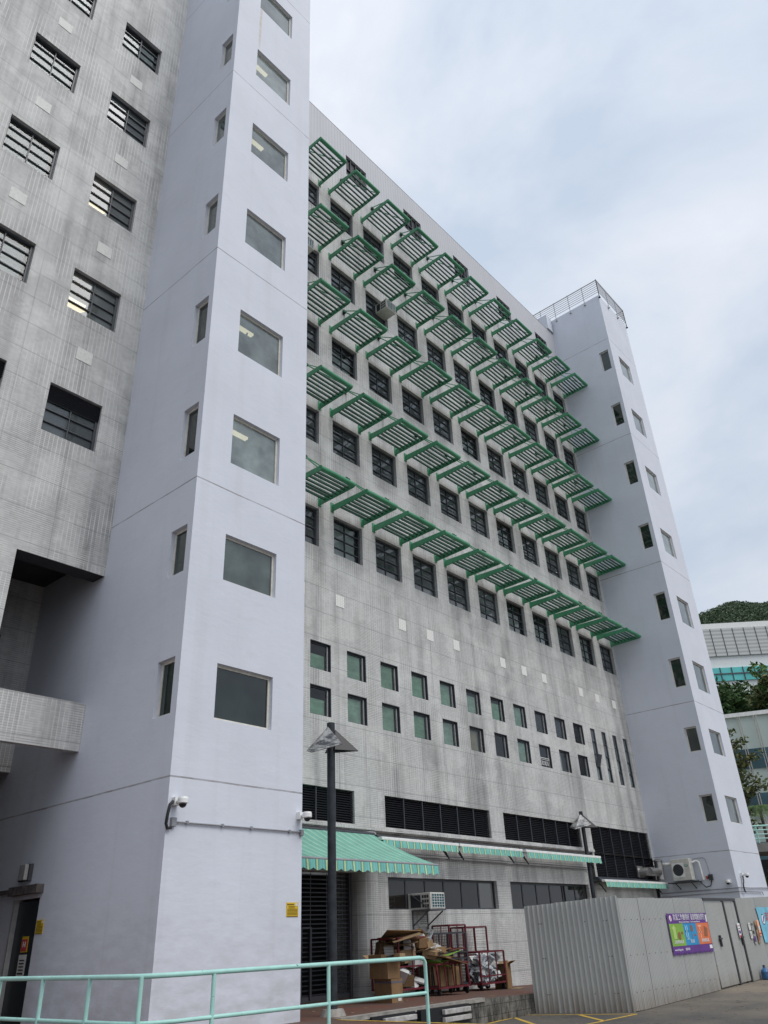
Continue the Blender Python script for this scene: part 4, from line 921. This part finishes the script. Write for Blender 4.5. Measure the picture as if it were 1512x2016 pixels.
poster(29.92, 30.10, -.56, .10, M['card_l'], 'tall brown and yellow poster beside the blue banner', [(.1,.6,.6,.8,M['ink']), (.1,.9,.15,.4,M['brown_ink'])])
poster(30.16, 30.36, -.34, .12, M['orange_l'], 'pink poster touching the blue banner', [(.2,.9,.35,.6,M['paper']), (.1,.9,.1,.18,M['red_ink'])])
jg = empty('water_jug', (29.42, 9.85, gz(29.4)), 'blue plastic water jug standing against the hoarding', 'jug')
m = MB(); zb = gz(29.4); prof = [(.11, 0), (.13, .03), (.13, .22), (.10, .28), (.045, .32), (.04, .36)]
for (r0, z0), (r1, z1) in zip(prof, prof[1:]): m.tube((29.42, 9.85, zb+z0), (29.42, 9.85, zb+z1), r0, r1, n=14)
m.build('body', M['jug'], jg, smooth=True); m = MB(); m.tube((29.42, 9.85, zb+.36), (29.42, 9.85, zb+.40), .035, n=10); m.build('cap', M['black_plastic'], jg); m = MB(); m.box(29.50, 29.56, 9.72, 9.735, zb+.12, zb+.26); m.build('label_sticker', M['paper'], jg)

# ---------------------------------------------------------------- cardboard boxes and roll cages
def carton(cx, cy, z, lx, ly, h, rot, label, mat='card', flaps=False, tape=True, group='cardboard boxes stacked on the dock'):
    t = empty('cardboard_box', (cx, cy, z), label, 'box', group); ca, sa = math.cos(R(rot)), math.sin(R(rot)); ax = Vector((ca, sa, 0)); ay = Vector((-sa, ca, 0)); c = Vector((cx, cy, z))
    m = MB(); th = .006
    if not flaps: m.obox(c+Vector((0,0,h/2)), ax, ay, (0,0,1), lx/2, ly/2, h/2)
    else:
        m.obox(c+Vector((0,0,.01)), ax, ay, (0,0,1), lx/2, ly/2, .005)
        for s_ in (-1, 1): m.obox(c+ax*s_*(lx/2-th)+Vector((0,0,h/2)), ax, ay, (0,0,1), th/2, ly/2, h/2); m.obox(c+ay*s_*(ly/2-th)+Vector((0,0,h/2)), ax, ay, (0,0,1), lx/2, th/2, h/2)
    m.build('carton', M[mat], t)
    if flaps:
        for s_, a_, b_, L, W_ in ((-1, ax, ay, lx, ly), (1, ax, ay, lx, ly), (-1, ay, ax, ly, lx), (1, ay, ax, ly, lx)):
            tilt = random.uniform(.1, .7); dirv = (a_*s_+Vector((0,0,tilt))).normalized(); e_ = c+a_*s_*L/2+Vector((0,0,h)); m = MB()
            m.obox(e_+dirv*.5*min(.5*L, .28), dirv, b_, dirv.cross(b_), .5*min(.5*L, .28), W_/2*.97, .003); m.build('flap', M['card_l' if s_ > 0 else mat], t)
    if tape:
        m = MB(); m.obox(c+Vector((0,0,h*.86)), ax, ay, (0,0,1), lx/2+.002, ly/2+.002, .018); m.build('tape', M['tape'], t)
        m = MB(); m.obox(c+ax*(lx*.2)-ay*(ly/2+.004)+Vector((0,0,h*.14)), ax, ay, (0,0,1), .05, .002, .035); m.build('sticker', M['paper'], t)
    return t
fz = -1.238
bp = Vector((15.72, 13.66)); a0 = Vector((.14, .63)).normalized(); b0 = Vector((.23, -.18)).normalized()
carton(15.93, 13.95, fz, .34, .62, .47, -8, 'large taped cardboard box at the bottom of the stack by the grille')
carton(15.86, 13.98, fz+.475, .40, .62, .36, -5, 'plain brown cardboard box on top of the taped one', 'card', True, False)
carton(15.80, 14.15, fz+.845, .26, .34, .12, 14, 'small flat cardboard box lying on the open carton', 'card_d', False, False)
carton(16.12, 13.72, fz+.855, .22, .16, .12, 4, 'little white printed carton on the stack by the grille', 'card_l', False, False)
def cage(x0, x1, y0, y1, z0, z1, label, mat='red_metal', mesh=True, wheels=True, sides='fblr', vbars=3, rails=(.5,), name='roll_cage', skew=0.):
    t = empty(name, ((x0+x1)/2, (y0+y1)/2, z0), label, 'roll cage', 'wire roll cages on the dock'); zb = z0+(.16 if wheels else 0); w_ = .042
    m = MB()
    for x in (x0, x1):
        for y in (y0, y1): m.bar((x, y, zb), (x+skew, y, z1), w_)
    for z in (zb+.02, z1): 
        m.bar((x0, y0, z), (x1, y0, z), w_); m.bar((x0, y1, z), (x1, y1, z), w_); m.bar((x0, y0, z), (x0, y1, z), w_); m.bar((x1, y0, z), (x1, y1, z), w_)
    for q in rails: z = zb+(z1-zb)*q; m.bar((x0, y0, z), (x1, y0, z), w_*.8); m.bar((x1, y0, z), (x1, y1, z), w_*.8)
    m.build('frame', M[mat], t)
    m = MB(); m.box(x0, x1, y0, y1, zb, zb+.02); m.build('base', M['frame'], t)
    m = MB()
    for k in range(1, vbars+1): x = x0+(x1-x0)*k/(vbars+1); m.bar((x, y0, zb), (x+skew, y0, z1), .022); m.bar((x, y1, zb), (x+skew, y1, z1), .022)
    m.build('bars', M[mat], t)
    if mesh:
        m = MB(); s_ = .075
        k = 1
        while x0+k*s_ < x1: m.bar((x0+k*s_, y1-.01, zb), (x0+k*s_+skew, y1-.01, z1), .006); k += 1
        k = 1
        while zb+k*s_ < z1: m.bar((x0, y1-.01, zb+k*s_), (x1, y1-.01, zb+k*s_), .006); m.bar((x0+.005, y0, zb+k*s_), (x0+.005, y1, zb+k*s_), .006); m.bar((x1-.005, y0, zb+k*s_), (x1-.005, y1, zb+k*s_), .006); k += 1
        m.build('mesh', M['wire'], t)
    if wheels:
        for x in (x0+.06, x1-.06):
            for y in (y0+.06, y1-.06):
                m = MB(); m.tube((x-.018, y, z0+.062), (x+.018, y, z0+.062), .062, n=12); m.box(x-.03, x+.03, y-.02, y+.02, z0+.10, zb); m.build('castor', M['black_plastic'], t)
    return t
dzc = lambda x: dz(x)+.001
cage(16.93, 18.02, 14.45, 15.35, dzc(17.4), .05, 'dark red roll cage overflowing with cardboard, leftmost cage', 'red_metal', True, vbars=1, rails=(.45,))
cage(18.05, 19.36, 14.10, 14.75, dzc(18.7), -.57, 'low red trolley cage holding folded cardboard in front', 'red_metal', False, vbars=3, rails=(), skew=-.08)
cage(19.05, 20.70, 15.10, 15.75, dzc(19.8), .13, 'black barred roll cage between the red cages', 'frame', True, vbars=3, rails=(.5, .62))
cage(20.20, 21.00, 15.30, 15.90, dzc(20.5), .33, 'tall dark red mesh cage behind the black barred one', 'red_metal', True, vbars=1, rails=(.6,))
cage(20.82, 22.05, 14.75, 15.45, dzc(21.4), -.38, 'red roll cage filled with clear plastic bottles', 'red_metal', True, vbars=2, rails=(.25,))
cage(21.15, 22.35, 15.50, 15.95, dzc(21.7), .27, 'empty tall red mesh cage behind the bottle cage', 'red_metal', True, vbars=1, rails=(.5,))
def box_heap(x0, x1, y0, y1, z0, z1, n, label, name='waste_boxes', seed=1):
    rd = random.Random(seed); t = empty(name, ((x0+x1)/2, (y0+y1)/2, z0), label, 'cardboard')
    for i in range(n):
        h = (rd.uniform(.10, .26), rd.uniform(.08, .2), rd.uniform(.07, .15)); a = rd.uniform(-.5, .5); tl = rd.uniform(-.3, .3); m = MB()
        ax = Vector((math.cos(a), math.sin(a), tl)).normalized(); ay = Vector((-math.sin(a), math.cos(a), rd.uniform(-.25, .25))); ay = (ay-ay.dot(ax)*ax).normalized()
        m.obox((rd.uniform(x0+.15, x1-.15), rd.uniform(y0+.05, y1-.05), z0+(z1-z0)*(i+.5)/n), ax, ay, ax.cross(ay), *h); m.build('carton', M[rd.choice(['card', 'card', 'card_d', 'card_l', 'paper'])], t)
    return t
def heap(x0, x1, y0, y1, z0, z1, n, mats, label, cat, smin=.15, smax=.5, name='waste_cardboard', flat=True, seed=1):
    rd = random.Random(seed); t = empty(name, ((x0+x1)/2, (y0+y1)/2, z0), label, cat); parts = {}
    for i in range(n):
        mt = rd.choice(mats); m = parts.setdefault(mt, MB()); sx_, sy_ = rd.uniform(smin, smax)/2, rd.uniform(smin, smax)/2
        c = Vector((rd.uniform(x0+sx_*.6, x1-sx_*.6), rd.uniform(y0, y1), z0+(z1-z0)*(i+.5)/n)); a = rd.uniform(0, 6.28); tl = rd.gauss(0, .22 if flat else .9)
        ax = Vector((math.cos(a), math.sin(a), tl)).normalized(); ay = Vector((-math.sin(a), math.cos(a), rd.gauss(0, .2 if flat else .9))); ay = (ay-ay.dot(ax)*ax).normalized()
        m.obox(c, ax, ay, ax.cross(ay), sx_, sy_, .006 if flat else rd.uniform(.01, .05))
    for k, m in parts.items(): m.build({'card':'sheets', 'card_d':'dark_sheets', 'card_l':'pale_sheets', 'plastic':'wrapping', 'paper':'cartons', 'black_plastic':'bags', 'lime':'green_sheets'}.get(k, 'sheets'), M[k], t)
    return t
box_heap(16.98, 17.98, 14.45, 15.2, -.6, .0, 13, 'mixed crushed boxes piled in the upper half of the leftmost cage', seed=4)
box_heap(17.75, 18.9, 14.3, 14.9, -.45, -.02, 9, 'tumbled small boxes above the low red trolley', seed=6)
box_heap(17.0, 17.9, 14.5, 15.2, -1.0, -.7, 6, 'battered cartons at the bottom of the leftmost cage', seed=16)
heap(16.98, 17.98, 14.5, 15.3, -.55, .0, 12, ['card', 'card_d', 'card_l', 'plastic'], 'crushed cardboard filling the leftmost red cage', 'cardboard', .3, .75, seed=3)
heap(16.9, 17.85, 14.4, 15.2, .07, .11, 3, ['card_l', 'card'], 'flattened boxes laid across the top of the leftmost cage', 'cardboard', .6, 1.0, seed=8)
heap(17.85, 19.15, 14.1, 14.95, -.58, -.18, 13, ['card', 'card_d', 'card_l', 'lime'] , 'loose flattened boxes heaped over the low red trolley', 'cardboard', .35, .95, seed=12)
heap(17.75, 18.45, 14.5, 14.95, -.2, .08, 10, ['card', 'card_l', 'plastic', 'paper'], 'crumpled wrapping and cartons beside the leftmost cage', 'waste', .15, .4, flat=False, seed=5)
heap(17.0, 17.9, 14.5, 15.2, -1.05, -.7, 18, ['paper', 'plastic', 'card_d'], 'white drink cartons and bags low in the leftmost cage', 'waste', .15, .35, flat=False, seed=9)
m = MB()
for k in range(5): x = 18.45+.17*k; m.box(x, x+.14, 14.35+.03*(k % 2), 14.42+.03*(k % 2), -1.08, -.62-.04*(k % 3))
fb = m.build('folded_cardboard', M['card'], label='folded cardboard standing upright inside the low red trolley', cat='cardboard')
m = MB()
for k in range(5): m.box(19.15+.30*k, 19.42+.30*k, 15.25+.04*(k % 2), 15.60, dz(20)+.2, -.45-.05*(k % 3))
m.build('folded_cardboard', M['card_d'], label='folded boxes packed inside the black barred cage', cat='cardboard')
heap(19.1, 20.6, 15.15, 15.6, -.42, -.30, 7, ['card', 'card_l'], 'pale box sheets lying on the black barred cage load', 'cardboard', .4, .8, seed=21)
heap(20.9, 21.98, 14.85, 15.35, -1.15, -.48, 70, ['plastic', 'plastic', 'paper'], 'clear plastic bottles and bags filling the right red cage', 'waste', .12, .28, name='plastic_waste', flat=False, seed=31)
carton(22.35, 15.05, dzc(22.3), .30, .42, .62, 6, 'open cardboard box standing right of the cages', 'card', True, False)
carton(21.98+.2, 14.78, dzc(22.1), .16, .05, .72, 12, 'upright flattened box leaning right of the cages', 'card', False, False)
m = MB(); m.obox((22.6, 14.75, dz(22.6)+.008), (1,.2,0), (-.2,1,0), (0,0,1), .25, .12, .005); m.build('cardboard_sheet', M['card_l'], label='thin cardboard sheet flat on the paving by the open box', cat='cardboard')
heap(17.9, 18.35, 14.75, 15.0, .02, .18, 3, ['card_d'], 'dark box balanced above the wrapping heap', 'cardboard', .3, .45, flat=False, seed=14)

lt_ = MB(); rd = random.Random(44)
for k in range(46):
    x = rd.uniform(12.6, 25.5); y = rd.uniform(12.5, 15.9); q = rd.uniform(.012, .05); a = rd.uniform(0, 3); lt_.obox((x, y, dz(x)+.006), (math.cos(a), math.sin(a), 0), (-math.sin(a), math.cos(a), 0), (0,0,1), q, q*.6, .003)
for k in range(50):
    x = rd.uniform(16, 34); y = rd.uniform(7.5, 10.) if x > 20 else rd.uniform(8, 12); q = rd.uniform(.01, .035); a = rd.uniform(0, 3); lt_.obox((x, y, gz(x)+.006), (math.cos(a), math.sin(a), 0), (-math.sin(a), math.cos(a), 0), (0,0,1), q, q*.6, .003)
lt_.build('litter', M['card_l'], kind='stuff', label='small scraps of litter and dry leaves scattered on the paving', cat='litter')
# ---------------------------------------------------------------- background right of the far tower
def pol(az, d, el=0.): return Vector((d*math.sin(R(az)), d*math.cos(R(az)), d*el))
def mat_leaf(name, cols, sc=.8):
    g = NG(name); n = g.noise(sc, 4, .6); ri = g.n('ShaderNodeNewGeometry').outputs['Random Per Island']
    c = g.mix(g.rng(n, .35, .65), C4(*cols[0]), C4(*cols[1])); c = g.mix(g.rng(ri, .55, 1., 0, .8), c, C4(*cols[2])); return g.fin(c, .6, 0, .3)
M['leaf'] = mat_leaf('dark_leaves', ((.04,.09,.03), (.075,.14,.045), (.13,.19,.07)), .3)
M['leaf_l'] = mat_leaf('bright_leaves', ((.05,.11,.025), (.09,.17,.04), (.15,.2,.06)), .3)
M['leaf_y'] = mat_leaf('yellow_leaves', ((.06,.095,.03), (.12,.14,.05), (.20,.19,.07)), .3)
M['leaf_b'] = mat_leaf('dry_scrub', ((.07,.05,.03), (.06,.065,.03), (.12,.09,.06)), .3)
M['bark'] = simple('bark', (.09,.07,.055), .9)
def leaves(mb, c, rad, n, s_, rd, squash=(1, 1, .8), droop=0.):
    for i in range(n):
        while True:
            v = Vector((rd.uniform(-1, 1), rd.uniform(-1, 1), rd.uniform(-1, 1)))
            if .15 < v.length < 1: break
        v = v*(v.length**-.35) if v.length > .3 else v
        p = c+Vector((v.x*rad*squash[0], v.y*rad*squash[1], v.z*rad*squash[2])); q = s_*rd.uniform(.6, 1.3)
        a = Vector((rd.gauss(0, 1), rd.gauss(0, 1), rd.gauss(0, .6)-droop)).normalized(); b = a.cross(Vector((rd.gauss(0, 1), rd.gauss(0, 1), rd.gauss(0, 1)))).normalized()
        mb.add([p-a*q, p+b*q*.45, p+a*q, p-b*q*.45], [(0, 1, 2, 3)])
def tree(base, h, rad, label, mat='leaf', n=2600, ls=.28, seed=1, clumps=26, name='leafy_tree', low=.25):
    rd = random.Random(seed); t = empty(name, base, label, 'tree'); tr = MB(); lf_ = MB(); base = Vector(base)
    tr.tube(base-Vector((0,0,.5)), base+Vector((0,0,h*.45)), h*.03, h*.018, n=8)
    for k in range(clumps):
        a = rd.uniform(0, 6.28); rr_ = rad*math.sqrt(rd.uniform(.02, 1))*.8; zc = h*rd.uniform(low, .92); zc = min(zc, h*(.97-.35*(rr_/rad)**2))
        c = base+Vector((rr_*math.cos(a), rr_*math.sin(a), zc)); tr.tube(base+Vector((0,0,h*.35)), c, h*.010, h*.003, n=5, cap=False)
        leaves(lf_, c, rad*rd.uniform(.20, .36), n//clumps, ls, rd)
    tr.build('trunk', M['bark'], t); lf_.build('crown', M[mat], t); return t
# hill
def ridge(az): return .367+.0035*math.sin(az*1.6+1)-.0016*max(0, az-75.8)**1.5-.012*max(0, 73.0-az)
hm = MB(); na, nr = 200, 50; rd = random.Random(2)
for i in range(na+1):
    az = 58+34*i/na
    for j in range(nr+1):
        k_ = j/nr; d = 380+300*k_; el = ridge(az)*math.sin(min(1., k_*1.05)*math.pi/2)**.55
        z = 640*el*(.35+.65*k_) if k_ < 1 else 640*el
        hm.v.append(pol(az, d)+Vector((0, 0, min(z, d*ridge(az)-1.5)+rd.uniform(-.6, .6))))
for i in range(na):
    for j in range(nr): q = i*(nr+1)+j; hm.f.append((q, q+nr+1, q+nr+2, q+1))
def mat_hill():
    g = NG('wooded_hill'); p = g.pos(); a = g.noise(.035, 6, .7, p); b = g.noise(.22, 5, .7, p); c = g.mix(g.rng(a, .38, .62), C4(.08,.095,.065), C4(.12,.125,.085)); c = g.mix(g.rng(b, .5, .7, 0, .6), c, C4(.12,.105,.075)); c = g.mix(g.rng(b, .5, .35, 0, .7), c, C4(.018,.028,.018))  # hill colours lightened in place of distance haze
    g.bump(b, 1., 3.); return g.fin(c, .9, 0, .1)
hm.build('hill', mat_hill(), kind='structure')
ht = MB(); rd = random.Random(5)
for i in range(3600):
    az = rd.uniform(71.5, 79.5); k_ = 1-abs(rd.gauss(0, .28)); k_ = max(.15, k_); d = 380+300*k_; el = ridge(az)*math.sin(min(1., k_*1.05)*math.pi/2)**.55; z = min(640*el*(.35+.65*k_), d*ridge(az)-1.5)
    leaves(ht, pol(az, d)+Vector((0, 0, z+rd.uniform(.0, 1.2))), rd.uniform(1.5, 3.2), 14, .9, rd, (1, 1, .55))
ht.build('hillside_scrub', mat_leaf('hill_leaves', ((.065,.105,.055), (.09,.13,.07), (.14,.17,.10)), .05), kind='stuff', label='dark olive scrub covering the hill above the white building', cat='scrub')  # leaf colours lifted for haze like the hill below

# white industrial building up the slope
ub = empty('industrial_building', pol(76, 152), 'white building with a corrugated upper band and turquoise glazing below the hill', 'building')
def span(mb, a0_, d0, a1_, d1, el0, el1, th=2., off=0.):
    p, q = pol(a0_, d0), pol(a1_, d1); dv = (q-p).normalized(); nrm = Vector((-dv.y, dv.x, 0));
    if nrm.dot(p) < 0: nrm = -nrm
    s_ = nrm*off; z0, z1 = el0, el1
    mb.prism([p+s_+Vector((0,0,z0)), q+s_+Vector((0,0,z0)), q+s_+Vector((0,0,z1)), p+s_+Vector((0,0,z1))], nrm*th)
UA, UB = (68., 146.), (85., 168.)
u = MB(); span(u, *UA, *UB, 30, 48.5, 20, .3); u.build('wall', simple('white_cladding', (.72,.74,.73), .5, var=.04), ub)
u = MB(); span(u, *UA, *UB, 48.5, 49.5, 20); u.build('roof_edge', M['white_metal'], ub)
g = NG('ridge_shade_cladding'); x, y, z = g.xyz(); l = g.math('SINE', g.math('MULTIPLY', z, 9.)); c = g.scale(C4(.52,.53,.51), g.rng(l, -1, 1, .72, 1.08)); corrm = g.fin(c, .5)  # flat face: light and shade of the ridges painted as waves of tone
u = MB(); span(u, *UA, *UB, 43.2, 48.49, .3, -.05); u.build('corrugated_band', corrm, ub)
u = MB(); span(u, *UA, *UB, 38.6, 41.0, .3, -.05); gb = u.build('glazing', simple('turquoise_glass', (.12,.52,.50), .15, var=.12, sc=.3), ub)
u = MB(); uu = MB(); p, q = pol(*UA), pol(*UB); L = (q-p).length; nseg = int(L/2.0)
for k in range(nseg):
    c = p.lerp(q, k/nseg); nn = Vector((-(q-p).normalized().y, (q-p).normalized().x, 0)); nn = -nn if nn.dot(p) > 0 else nn
    u.bar(c+nn*.12+Vector((0,0,38.6)), c+nn*.12+Vector((0,0,41.0)), .14); uu.bar(c+nn*.08+Vector((0,0,43.2)), c+nn*.08+Vector((0,0,48.4)), .10)
span(u, *UA, *UB, 39.75, 39.95, .1, -.2); u.build('mullion', M['reveal'], gb); uu.build('panel_joint', M['reveal'], ub)
# lower pale green panelled building
lb = empty('panelled_building', pol(74, 72), 'pale green panelled building with dark window bands behind the far tower', 'building')
LA, LB = (67.5, 71.6), (82., 73.8)
u = MB(); span(u, *LA, *LB, -2, 15.3, 12, .3); u.build('wall', simple('pale_green_panel', (.50,.58,.53), .4, var=.06, sc=.5), lb)
u = MB(); span(u, *LA, *LB, 15.3, 15.62, 12.3, .1); u.build('roof_edge', M['white_metal'], lb)
for a, b in ((11.1, 12.65), (7.85, 9.2), (4.2, 5.6)):
    u = MB(); span(u, *LA, *LB, a, b, .3, .2); gg = u.build('window_band', simple('dark_teal_glass', (.035,.10,.12), .12, var=.5, sc=.4), lb)
p, q = pol(*LA), pol(*LB); L = (q-p).length; dv = (q-p).normalized(); nn = Vector((-dv.y, dv.x, 0)); nn = -nn if nn.dot(p) > 0 else nn
u = MB(); k = 0
while k*1.27 < L:
    c = p+dv*k*1.27
    for o_ in (-.09, .09): u.bar(c+dv*o_+nn*.03+Vector((0,0,-2)), c+dv*o_+nn*.03+Vector((0,0,15.3)), .06)
    k += 1
u.build('fin', simple('fin_metal', (.46,.43,.40), .5), lb)
# slope between the two buildings
sl_ = MB()
for i in range(24):
    a, b = 66+i, 67+i
    sl_.quad(pol(a, 84)+Vector((0,0,14.4)), pol(b, 84)+Vector((0,0,14.4)), pol(b, 145)+Vector((0,0,34)), pol(a, 145)+Vector((0,0,34)))
    sl_.quad(pol(a, 150)+Vector((0,0,34)), pol(b, 150)+Vector((0,0,34)), pol(b, 470)+Vector((0,0,30)), pol(a, 470)+Vector((0,0,30)))
    sl_.quad(pol(a, 84)+Vector((0,0,14.4)), pol(a, 84)+Vector((0,0,-3)), pol(b, 84)+Vector((0,0,-3)), pol(b, 84)+Vector((0,0,14.4)))
sl_.build('hillside', simple('scrub_soil', (.06,.055,.035), .95, var=.5, sc=.3), kind='structure')
tree(pol(72.6, 100, .165), 9.3, 4.8, 'dense dark tree touching the far tower above the panelled building', 'leaf', 5200, .34, 11, 44, low=.05)
tree(pol(74.6, 102, .165), 9.6, 4.6, 'dark bushy tree under the turquoise windows', 'leaf', 5200, .34, 12, 44, low=.05)
tree(pol(76.2, 96, .172), 8.2, 3.2, 'yellowish tree at the right edge between the buildings', 'leaf_y', 2600, .30, 13, 26, low=.1)
tree(pol(77.2, 98, .175), 11.5, 3.6, 'bright green tree top at the right edge beside the turquoise windows', 'leaf_l', 3400, .30, 14, 30, low=.3)
sc_ = MB(); rd = random.Random(9)
for i in range(150): az = rd.uniform(71.5, 78.5); leaves(sc_, pol(az, 86)+Vector((0,0,15.2+rd.uniform(0, 1.7))), .9, 26, .22, rd)
sc_.build('dry_scrub', M['leaf_b'], kind='stuff', label='dry brown scrub along the roof edge of the panelled building', cat='scrub')
# nearer branch tree
def branch_tree():
    rd = random.Random(17); base = pol(71.2, 55); base.z = -1; t = empty('broadleaf_tree', base, 'large leafed tree with sparse branches reaching out from behind the far tower', 'tree')
    tr = MB(); lf_ = MB(); tr.tube(base, pol(71.2, 55)+Vector((0,0,9)), .22, .1, n=8)
    for az, el in ((72.9, .198), (73.1, .185), (73.5, .187), (72.9, .17), (73.3, .166), (73.8, .168), (74.2, .170), (72.7, .155), (73.1, .150), (73.5, .148), (73.9, .142), (74.2, .137), (72.6, .140), (73.0, .135), (73.3, .131), (72.9, .108), (73.0, .098), (72.8, .12)):
        e_ = pol(az, 55, el); s_ = pol(71.3, 55)+Vector((0,0, e_.z-1.2)); md = (e_+s_)/2+Vector((0,0,-.15)); tr.poly([s_, md, e_], .035, 5)
        for k in range(3): leaves(lf_, md.lerp(e_, .35+.3*k), .34, 20, .16, rd, (1.4, 1.4, .7), .3)
    tr.build('trunk', M['bark'], t, smooth=True); lf_.build('crown', M['leaf_y'], t)
branch_tree()
# palms above the teal railing
for q, (az, el, lb_) in enumerate(((73.45, .113, 'small palm above the teal bridge railing at the right edge'),)):
    rd = random.Random(4); c = pol(az, 50, el); t = empty('palm', pol(az, 50, .05), lb_, 'palm'); tr = MB(); tr.tube(pol(az, 50, .06), c, .10, .08, n=8); tr.build('trunk', M['bark'], t); m = MB()
    for k in range(16):
        a = 6.28*k/16+rd.uniform(-.2, .2); L = rd.uniform(1., 1.5); pts_ = [c+Vector((math.cos(a)*L*s_, math.sin(a)*L*s_, .7*s_-1.25*s_*s_)) for s_ in (0, .25, .5, .75, 1)]
        for i_ in range(4):
            d_ = (pts_[i_+1]-pts_[i_]); sd_ = d_.cross(Vector((0,0,1))).normalized()
            for j_ in range(5):
                pp = pts_[i_].lerp(pts_[i_+1], j_/5)
                for s_ in (-1, 1): m.add([pp, pp+d_*.1, pp+sd_*s_*.3+Vector((0,0,-.14))+d_*.5], [(0, 1, 2)])
    m.build('fronds', M['leaf_l'], t)
bw = MB(); span(bw, 70, 46, 84, 52, 3.20, 3.62, 3.); bw.build('bridge_deck', M['concrete'], label='grey concrete footbridge edge right of the far tower', cat='bridge')
br = empty('railing', pol(73.5, 47)+Vector((0,0,3.6)), 'teal railing on the concrete footbridge at the right edge', 'railing')
m = MB(); mp_ = MB(); p, q = pol(70, 46), pol(84, 52)
for z in (4.42, 4.22, 4.02, 3.82): m.tube(p+Vector((0,0,z)), q+Vector((0,0,z)), .03 if z < 4.4 else .045, n=6)
L = (q-p).length; k = 0
while k*.85 < L: c = p+(q-p).normalized()*k*.85; mp_ = MB(); mp_.bar(c+Vector((0,0,3.6)), c+Vector((0,0,4.42)), .07); mp_.build('post', M['teal'], br); k += 1
m.build('rail', M['teal'], br)
m = MB(); span(m, 70, 54, 86, 60, -2, 3.3, 1); m.build('retaining_wall', M['black_void'], label='near-black wall under the concrete footbridge, its shade painted on', cat='wall')  # shade below the deck put into the sheet as near-black colour
sh_ = MB(); rd = random.Random(19)
for i in range(90): az = rd.uniform(72.2, 77); leaves(sh_, pol(az, 50)+Vector((0,0,rd.uniform(-.5, 2.2))), .6, 24, .18, rd)
sh_.build('shrubs', M['leaf'], kind='stuff', label='dark shrubs in the shade below the footbridge', cat='shrubs')
